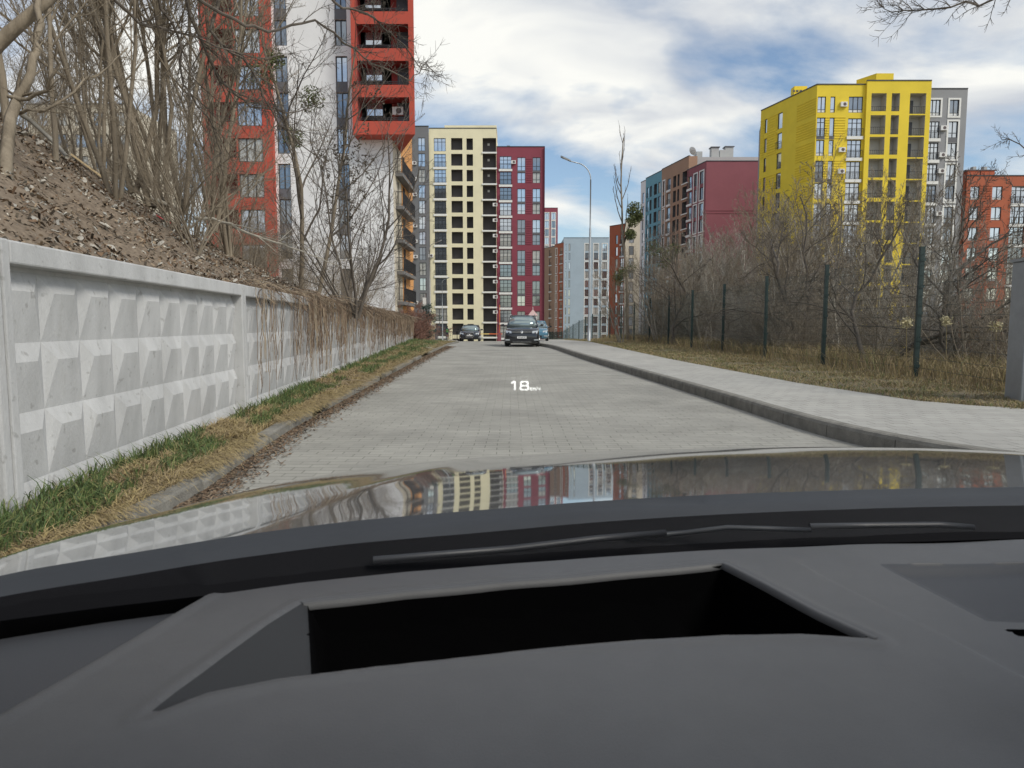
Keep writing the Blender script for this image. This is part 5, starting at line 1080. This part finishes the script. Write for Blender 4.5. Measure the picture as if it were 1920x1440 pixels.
p = at(818, 636, 90); e = empty('stair_railing', (p.x, 90, -1.2), label='dark stair canopy and railing left of the cream block', cat='railing'); m = MB(); m.loft([[(-.7, 0, 0), (.1, 0, 0), (.6, 0, 3.4), (.3, 0, 2.2), (-.9, 0, 1.4)], [(-.7, .1, 0), (.1, .1, 0), (.6, .1, 3.4), (.3, .1, 2.2), (-.9, .1, 1.4)]]); m.build('side_panel', M_dark, e); put('handrail', rail_mesh(3.0, 1.2), e, (.3, -.05, .3))
p = at(857, 640, 66); e = empty('traffic_bollard', (p.x, 66, -.42), label='thin black bollard left of the parked black car', cat='bollard'); m = MB(); m.tube([(0, 0, 0), (0, 0, .75)], .03, 6); m.build('post', M_blackpl, e); m = MB(); m.box(-.12, -.03, .75, .12, .03, 1.0); m.build('head', M_blackpl, e)
p = at(784, 640, 62); e = empty('notice_board', (at(796, 566, 62).x, 62, -.2), label='narrow white notice on a post in front of the charcoal wall', cat='sign'); z = at(796, 566, 62).z+.2; m = MB(); m.tube([(0, 0, 0), (0, 0, z)], .03, 6); m.build('post', M_galv, e); m = MB(); m.box(-.16, -.03, z-.38, .16, -.01, z+.38); m.build('board', M_slab, e)
# ------------------------------------------------------------------ the car we sit in
M_hood = mat('grey_car_paint', (.50, .51, .52), .045, metal=.88, var=.04, vscale=5, coat=0)
ego = empty('own_car', (0, 0, 0), label='grey car the view is taken from, its bonnet and black dashboard filling the foreground', cat='car')
R_px = [(-260, 1150), (0, 1087), (120, 1064), (250, 1043), (400, 1018), (500, 1003), (650, 984), (800, 970), (960, 957), (1100, 946), (1250, 937), (1400, 930), (1550, 925), (1700, 921), (1920, 918), (2200, 918)]
S_px = [(-260, 1140, .78), (0, 1046, .98), (100, 1014, 1.12), (205, 985, 1.26), (310, 958, 1.4), (420, 930, 1.58), (540, 903, 1.78), (660, 882, 1.94), (780, 868, 2.04), (900, 858, 2.1), (1040, 850, 2.13), (1190, 844, 2.15), (1400, 839, 2.16), (1600, 838, 2.14), (1850, 845, 2.08), (2250, 870, 1.9)]
def cr(P, t):
    n = len(P)-1; i = min(int(t*n), n-1); f = t*n-i; p = [Vector(P[max(0, min(n, i+k))]) for k in (-1, 0, 1, 2)]
    return .5*((2*p[1])+(p[2]-p[0])*f+(2*p[0]-5*p[1]+4*p[2]-p[3])*f*f+(3*p[1]-p[0]-3*p[2]+p[3])*f**3)
Rw = [gnd(x, y, .978-.0*abs(x-960)/960) for x, y in R_px]; Sw = [at(x, y, Y) for x, y, Y in S_px]
Cr0, Cr1 = gnd(470, 1005, .975), at(900, 872, 2.0)
hm = MB(); NU, NV = 240, 60; G = []
for i in range(NU+1):
    t = i/NU; a = cr(Rw, t); b = cr(Sw, t); hv = (b-a); Lh = math.hypot(hv.x, hv.y); dirn = Vector((hv.x, hv.y))/Lh
    slope = (CH-b.z)/math.hypot(b.x, b.y)*(dirn.dot(Vector((b.x, b.y)).normalized())); drop = a.z-b.z; bq = slope*Lh-drop; aq = drop-bq; colm = []
    if aq < 0: aq, bq = 0.0, drop
    for j in range(NV+1):
        v = j/NV*1.25; z = a.z-aq*v-bq*v*v
        if v > 1: z -= (v-1)**2*1.2
        X_, Y_ = a.x+hv.x*v, a.y+hv.y*v; ca, cb_ = Cr0, Cr1; ex, ey = cb_.x-ca.x, cb_.y-ca.y; le = math.hypot(ex, ey); dc = ((X_-ca.x)*ey-(Y_-ca.y)*ex)/le
        z += (.0035*math.exp(-(dc/.05)**2)*min(1, v*3)+.0007*nz(X_*4, Y_*2.5))*max(0, min(1, (1-v)*6))
        colm.append((a.x+hv.x*v, a.y+hv.y*v, z))
    G.append(colm)
for i in range(NU):
    for j in range(NV): hm.quad(G[i][j], G[i+1][j], G[i+1][j+1], G[i][j+1])
import bmesh
def weld(o, d=1e-4):
    bm = bmesh.new(); bm.from_mesh(o.data); bmesh.ops.remove_doubles(bm, verts=bm.verts, dist=d); bm.to_mesh(o.data); bm.free(); o.data.polygons.foreach_set('use_smooth', [True]*len(o.data.polygons)); return o
weld(hm.build('bonnet', M_hood, ego))
# cowl
M_cowl = mat('cowl_plastic', (.030, .033, .038), .5, var=.15, vscale=3, spec=.3); M_trough = mat('cowl_black', (.004, .004, .005), .8, spec=.1)
Fp = [(-260, 1210), (0, 1165), (190, 1140), (380, 1118), (560, 1094), (760, 1073), (960, 1057), (1160, 1043), (1360, 1031), (1600, 1020), (1920, 1010), (2200, 1006)]
cw_ = MB(); n = 60
for i in range(n):
    t0, t1 = i/n, (i+1)/n; A0, A1 = cr(Rw, t0), cr(Rw, t1)
    kf = lambda t: 1 if t > .5 else .45+1.1*t
    def low(t, dz, dy): a = cr(Rw, t); return Vector((a.x*(1-dy*.5), a.y-dy, a.z+dz))
    rows_ = [(.004, -.001, 0), (-.003, .02, 1), (-.008, .068, 1)]; P = lambda t, r: low(t, r[0], r[1]*(kf(t) if r[2] else 1))
    for ra, rb_ in zip(rows_, rows_[1:]): cw_.quad(P(t0, ra), P(t0, rb_), P(t1, rb_), P(t1, ra), 0)
    cw_.quad(P(t0, rows_[2]), low(t0, -.11, .13), low(t1, -.11, .13), P(t1, rows_[2]), 1); cw_.quad(low(t0, -.11, .13), low(t0, -.11, .45), low(t1, -.11, .45), low(t1, -.11, .13), 1)
weld(cw_.build('cowl', [M_cowl, M_trough], ego), 1e-5)
def wiper(P, r, label=None):
    w = MB(); pts = [gnd(x, y, z) for x, y, z in P]; w.tube(pts, r, 8); o = w.build('wiper', mat('wiper_black', (.02, .021, .024), .45, spec=.4), ego, True)
    return o
wiper([(700, 1050, .955), (960, 1029, .96), (1120, 1010, .962), (1248, 999, .965)], .0048); wiper([(1518, 987, .962), (1640, 985, .962), (1760, 984, .962), (1826, 989, .96)], .0045)
wa = MB(); wa.tube([gnd(*q) for q in ((1180, 1008, .95), (1290, 998, .955), (1365, 989, .965), (1440, 991, .96), (1520, 994, .958))], .0035, 6); wa.build('wiper_arm', M_cowl, ego, True)
# dashboard
M_dash = mat('dash_soft_black', (.088, .089, .092), .5, var=.05, vscale=30, bump=.12, bscale=900, spec=.5); M_dash2 = mat('dash_shade_panel', (.052, .054, .06), .6, bump=.12, bscale=900); M_pit = mat('display_recess_black', (.0015, .0015, .0018), .9, spec=.05)  # darker dash tone: shade painted on the left wedge, reused on the inset
D = {}
def dp(k, x, y, z): D[k] = gnd(x, y, z)
opn = [(268, 1332, .992), (330, 1284, .992), (420, 1220, .992), (500, 1166, .992), (566, 1127, .992), (760, 1105, .992), (960, 1086, .992), (1180, 1068, .992), (1358, 1053, .992), (1440, 1094, .990), (1540, 1147, .987), (1642, 1196, .984), (1500, 1196, .978), (1360, 1197, .976), (1200, 1205, .975), (1030, 1220, .974), (870, 1240, .973), (700, 1262, .973), (520, 1290, .975), (390, 1312, .980)]
O = [gnd(*q) for q in opn]
fr = [(a, b, .988) for a, b in Fp]; FW = [gnd(*q) for q in fr]
import numpy as np
ctl = O+FW+[gnd(*q) for q in ((960, 1440, .968), (1500, 1440, .965), (500, 1440, .972), (1900, 1440, .955), (120, 1268, .987), (-160, 1430, .984), (0, 1337, .986), (1640, 1127, .986), (1920, 1268, .976), (1850, 1156, .980), (2300, 1163, .974), (1900, 1050, .985), (0, 1250, .978), (-200, 1250, .972), (200, 1440, .982), (960, 2200, .955), (100, 2200, .955), (2200, 2200, .94))]
CT = np.array([tuple(p) for p in ctl])
xsd = np.arange(-1.15, 1.5, .004); fx = np.array([p.x for p in FW]); fy = np.array([p.y for p in FW]); NR = 175
Yf = np.interp(xsd, fx, fy); vv = np.linspace(0, 1, NR)**1.15
GX = np.repeat(xsd[:, None], NR, 1); GY = Yf[:, None]-(Yf[:, None]-.10)*vv[None, :]
d2 = (GX[..., None]-CT[:, 0])**2+(GY[..., None]-CT[:, 1])**2+.005; wgt = d2**-1.8; GZ = (wgt*CT[:, 2]).sum(-1)/wgt.sum(-1)
def sdist(P, closed, near=False):
    P = [(p.x, p.y) for p in P]; best = np.full(GX.shape, 9.); NX = GX.copy(); NY = GY.copy(); sgn = np.zeros(GX.shape); ins = np.zeros(GX.shape, bool); n = len(P)
    for k in range(n if closed else n-1):
        (ax, ay), (bx, by) = P[k], P[(k+1) % n]; ex, ey = bx-ax, by-ay; t = np.clip(((GX-ax)*ex+(GY-ay)*ey)/(ex*ex+ey*ey+1e-12), 0, 1)
        dd = np.hypot(GX-ax-t*ex, GY-ay-t*ey); cr_ = ex*(GY-ay)-ey*(GX-ax); m_ = dd < best; NX = np.where(m_, ax+t*ex, NX); NY = np.where(m_, ay+t*ey, NY); best = np.where(m_, dd, best); sgn = np.where(m_, np.sign(cr_), sgn)
        if closed: c_ = ((ay > GY) != (by > GY)) & (GX < (bx-ax)*(GY-ay)/((by-ay) if abs(by-ay) > 1e-12 else 1e-12)+ax); ins ^= c_
    r_ = (np.where(ins, best, -best) if closed else best*sgn); return (r_, NX, NY) if near else r_
ss_ = lambda a, b, x: (lambda t: t*t*(3-2*t))(np.clip((x-a)/(b-a), 0, 1))
L2 = [gnd(572, 1120, .95), gnd(585, 1300, .95), gnd(590, 1500, .95)]
cLp = [gnd(*q) for q in ((400, 1100, .988), (380, 1119, .988), (250, 1192, .988), (120, 1268, .987), (0, 1337, .986), (-160, 1430, .984), (-400, 1580, .98), (-900, 1900, .97))]
IP = [gnd(*q) for q in ((1648, 1056, .985), (1760, 1108, .984), (1850, 1157, .981), (2080, 1168, .98), (2500, 1170, .978), (2500, 1046, .984), (2080, 1050, .984))]
VP_ = [gnd(*q) for q in ((1880, 1171, .981), (2100, 1175, .98), (2150, 1188, .98), (1912, 1184, .981))]
taken = np.zeros(GX.shape, bool)
for Pq, cl_ in ((O, True), (cLp, False), (IP, True), (VP_, True), (L2, False)):
    s_, NX_, NY_ = sdist(Pq, cl_, True); near_ = (np.abs(s_) < .0024) & ~taken; near_[:, 0] = False; near_[:, -1] = False
    GX = np.where(near_, NX_, GX); GY = np.where(near_, NY_, GY); taken |= near_
sO = sdist(O, True)
left_edge = [O[0], O[1], O[2], O[3], O[4]]; sLe = np.abs(sdist(left_edge, False))
s2 = sdist(L2, False); s2 = -s2 if s2[-1, 60] < 0 and GX[-1, 0] > 0 else s2
if s2[-2, 10] < 0: s2 = -s2
depL = np.clip(sLe*.42, 0, .05); full = .095
inside = sO > 0
dep = np.where(inside, depL+(full-depL)*ss_(.0005, .014, s2), 0)*ss_(0, .008, sO)
sC = sdist(cLp, False)
if sC[5, 60] < 0: sC = -sC
cRp = [gnd(*q) for q in ((1440, 1015, .988), (1452, 1027, .988), (1540, 1075, .988), (1640, 1127, .985), (1760, 1185, .981), (1920, 1268, .976), (2200, 1420, .965), (2600, 1700, .95))]
sR = sdist(cRp, False)
if sR[-5, 10] < 0: sR = -sR
sI = sdist(IP, True)
sV = sdist(VP_, True)
rim = .0022*np.exp(-((sO+.007)/.006)**2)
GT = GZ+rim-.013*ss_(-.002, .012, sC)+.002*np.exp(-((sC+.008)/.006)**2)-.0035*ss_(-.004, .006, sR)*ss_(.03, .12, vv)[None, :]-.007*ss_(0, .02, sI)
GZ = GZ-dep+rim-.013*ss_(-.002, .012, sC)+.002*np.exp(-((sC+.008)/.006)**2)-.0035*ss_(-.004, .006, sR)*ss_(.03, .12, vv)[None, :]-.007*ss_(0, .02, sI)-.02*ss_(0, .004, sV)
vs_ = np.stack([GX, GY, GZ], -1).reshape(-1, 3); vt_ = np.stack([GX, GY, GT], -1).reshape(-1, 3); nx = len(xsd); idx = np.arange(nx*NR).reshape(nx, NR)
fc = np.stack([idx[:-1, :-1], idx[:-1, 1:], idx[1:, 1:], idx[1:, :-1]], -1).reshape(-1, 4)
mid_ = lambda A_: ((A_[:-1, :-1]+A_[1:, :-1]+A_[:-1, 1:]+A_[1:, 1:])/4).reshape(-1)
rec_f = mid_(sO) > .0003; mi_ = np.where((mid_(sC) > .0003) | (mid_(sI) > .0003), 1, 0)
def sub_mesh(name, mask, mats, mi=None, parent=None, vs_=vs_):
    f_ = fc[mask]; u, inv = np.unique(f_, return_inverse=True); me = bpy.data.meshes.new(name); me.from_pydata(vs_[u].tolist(), [], inv.reshape(-1, 4).tolist())
    for m in mats: me.materials.append(m)
    if mi is not None: me.polygons.foreach_set('material_index', mi[mask].tolist())
    me.polygons.foreach_set('use_smooth', [True]*len(f_)); me.update(); return put(name, me, parent)
vent_f = mid_(sV) > .0003
ds = sub_mesh('dashboard', ~rec_f & ~vent_f, [M_dash, M_dash2], mi_, ego, vt_)
rec = sub_mesh('display_recess', rec_f, [M_pit, mat('recess_side', (.02, .021, .023), .7)], np.where(mid_(s2) < 0, 1, 0), ds)
cO = sum((Vector(p) for p in O), Vector())/len(O); rb = MB(); lip = []; top_z = lambda p: float(GT.reshape(-1)[np.argmin((GX.reshape(-1)-p.x)**2+(GY.reshape(-1)-p.y)**2)])
ring = []
for k in list(range(4, 12)):
    for q in range(6 if k < 11 else 1):
        p = O[k].lerp(O[min(k+1, 11)], q/6); v_ = Vector((cO.x-p.x, cO.y-p.y, 0)); e_ = (Vector((O[min(k+1, 11)].x-O[k].x, O[min(k+1, 11)].y-O[k].y, 0)) if k < 11 else Vector((O[11].x-O[10].x, O[11].y-O[10].y, 0))).normalized(); nn_ = Vector((e_.y, -e_.x, 0)); nn_ = nn_ if nn_.dot(v_) > 0 else -nn_
        if k == 4 and q == 0: nn_ = nn_+e_*.5
        lip.append((Vector((p.x-nn_.x*.0055, p.y-nn_.y*.0055, top_z(p)+.0004)), Vector((p.x-nn_.x*.002, p.y-nn_.y*.002, top_z(p)+.0012)), Vector((p.x+nn_.x*.0026, p.y+nn_.y*.0026, top_z(p)+.0008)), Vector((p.x+nn_.x*.0034, p.y+nn_.y*.0034, top_z(p)-.006)))); w_ = p+nn_*.0028; ring.append(Vector((w_.x, w_.y, top_z(p)-.0015)))
for a_, b_ in zip(ring, ring[1:]): rb.quad(a_, b_, b_-Vector((0, 0, .09)), a_-Vector((0, 0, .09)))
rb.build('recess_wall', M_pit, ds)
lm = MB(); lm.loft(lip, closed=False, caps=False); weld(lm.build('recess_rim', M_dash, ds), 1e-6)
sub_mesh('air_vent', vent_f, [M_pit], None, ds)
m = MB(); FD = [p+Vector((0, .03, -.05)) for p in FW]
for (a, b), (c, d) in zip(zip(FW, FW[1:]), zip(FD, FD[1:])): m.quad(a+Vector((0, .001, 0)), b+Vector((0, .001, 0)), d, c)
m.build('dash_front_edge', M_trough, ego)
# windscreen, roof, pillars, doors
gm = bpy.data.materials.new('windscreen_glass'); gm.use_nodes = True; t = gm.node_tree; t.nodes.clear(); o_ = t.nodes.new('ShaderNodeOutputMaterial'); mxs = t.nodes.new('ShaderNodeMixShader'); tr = t.nodes.new('ShaderNodeBsdfTransparent'); tr.inputs[0].default_value = (.97, .985, .975, 1); gl = t.nodes.new('ShaderNodeBsdfGlossy'); gl.inputs['Roughness'].default_value = .02; fr_ = t.nodes.new('ShaderNodeFresnel'); fr_.inputs[0].default_value = 1.25
t.links.new(fr_.outputs[0], mxs.inputs[0]); t.links.new(tr.outputs[0], mxs.inputs[1]); t.links.new(gl.outputs[0], mxs.inputs[2]); t.links.new(mxs.outputs[0], o_.inputs[0])
m = MB(); nn = 24; base = [cr(FW, i/nn)+Vector((0, .012, -.004)) for i in range(nn+1)]; TY, TZ = .10, 1.47
def gp(i, s): b = base[i]; x = b.x*(1-.12*s); return Vector((x, b.y+(TY-b.y+.0)*s, b.z+(TZ-b.z)*s+.03*math.sin(s*math.pi)))
for i in range(nn):
    for s in range(8): m.quad(gp(i, s/8), gp(i+1, s/8), gp(i+1, (s+1)/8), gp(i, (s+1)/8))
ws = weld(m.build('windscreen', gm, ego))
M_liner = mat('headliner', (.25, .25, .25), .9)
m = MB(); top_ = [gp(i, 1) for i in range(0, nn+1, 4)]; back = [Vector((p.x*1.0, -1.9, 1.45)) for p in top_]
for (a, b), (c, d) in zip(zip(top_, top_[1:]), zip(back, back[1:])): m.quad(a, b, d, c, 1); m.quad(*[p+Vector((0, 0, .03)) for p in (a, c, d, b)], 0)
m.build('roof', [M_hood, M_liner], ego)
for s, i in ((-1, 0), (1, nn)):
    m = MB(); m.tube([gp(i, 0), gp(i, .5), gp(i, 1)], [.05, .04, .04], 8); m.build('windscreen_pillar', M_liner, ego, True)
    x = base[i].x; m = MB(); m.box(min(x, x+s*.06), -1.9, .35, max(x, x+s*.06), base[i].y, .93); m.build('door', M_hood, ego)
m = MB(); m.box(base[0].x, -1.95, .35, base[-1].x, -1.9, 1.0); m.build('rear_panel', M_liner, ego); m = MB(); m.box(base[0].x, -1.9, .3, base[-1].x, .3, .34); m.build('floor_pan', M_trough, ego)
# head-up readout on the glass
def onglass(px, py):
    best = None
    d = ray(px, py); y = .2
    while y < 1.0:
        p = Vector((0, 0, CH))+d*(y/d.y); i = min(range(nn+1), key=lambda k: abs(base[k].x*.95-p.x)); s = (y-base[i].y)/(TY-base[i].y)
        if 0 <= s <= 1:
            g_ = gp(i, s)
            if p.z < g_.z-.0 and best is None: pass
            if best is None or abs(p.z-g_.z) < best[0]: best = (abs(p.z-g_.z), p, y)
        y += .002
    return best[1]
M_hud = mat('readout_light', (.95, .96, .92), .5, emit=1.1)
def glyph(name, polys, cx, cy, w, h, r):
    m = MB()
    for P in polys:
        Q = [onglass(cx+(x-.5)*w, cy-(y-.5)*h) for x, y in P]
        Q = [Vector((q.x, q.y-.003, q.z)) for q in Q]; m.tube(Q, r*Q[0].y/F, 6)
    return m.build(name, M_hud, ws, True)
def rrect(x0, y0, x1, y1, r):
    P = []
    for (cx, cy, a0) in ((x1-r, y1-r, 0), (x0+r, y1-r, 90), (x0+r, y0+r, 180), (x1-r, y0+r, 270)):
        for q in range(4): t = R(a0+q*30); P.append((cx+r*math.cos(t), cy+r*math.sin(t)))
    return P+[P[0]]
glyph('speed_digit', [[(.0, .8), (.55, 1), (.95, 1), (.95, 0)]], 962.5, 722.5, 6.5, 15, 1.15)
glyph('speed_digit', [rrect(.06, .5, .94, 1, .18), rrect(0, 0, 1, .5, .2)], 983, 722.5, 15, 15, 1.15)
glyph('unit_mark', [[(0, 0), (0, 1)], [(0, .5), (.9, 1)], [(0, .5), (.9, 0)]], 996, 728.5, 3.2, 4.5, .45)
glyph('unit_mark', [[(0, 0), (0, 1), (.5, .4), (1, 1), (1, 0)]], 1001.5, 728.5, 4, 4.5, .45)
glyph('unit_mark', [[(0, 0), (1, 1)]], 1006, 728, 2.5, 6.5, .4)
glyph('unit_mark', [[(0, 1), (0, .5), (1, .4)], [(1, 1), (1, 0)]], 1010.5, 728.5, 3, 4.5, .45)
M_tint = bpy.data.materials.new('light_blocking_glass'); M_tint.use_nodes = True; t = M_tint.node_tree; t.nodes.clear(); o_ = t.nodes.new('ShaderNodeOutputMaterial'); tr = t.nodes.new('ShaderNodeBsdfTransparent'); tr.inputs[0].default_value = (.12, .12, .12, 1); t.links.new(tr.outputs[0], o_.inputs[0])  # unseen dark glass added to hold side and rear light off the dashboard
for i in (0, nn):
    b_ = base[i]; t_ = gp(i, 1); m = MB(); m.quad((b_.x, -1.9, .93), (b_.x, b_.y-.05, .95), (t_.x, t_.y, t_.z), (t_.x, -1.9, 1.45)); m.build('side_window', M_tint, ego)
m = MB(); m.quad((base[0].x, -1.92, 1.0), (base[-1].x, -1.92, 1.0), (top_[-1].x, -1.9, 1.45), (top_[0].x, -1.9, 1.45)); m.build('rear_window', M_tint, ego)
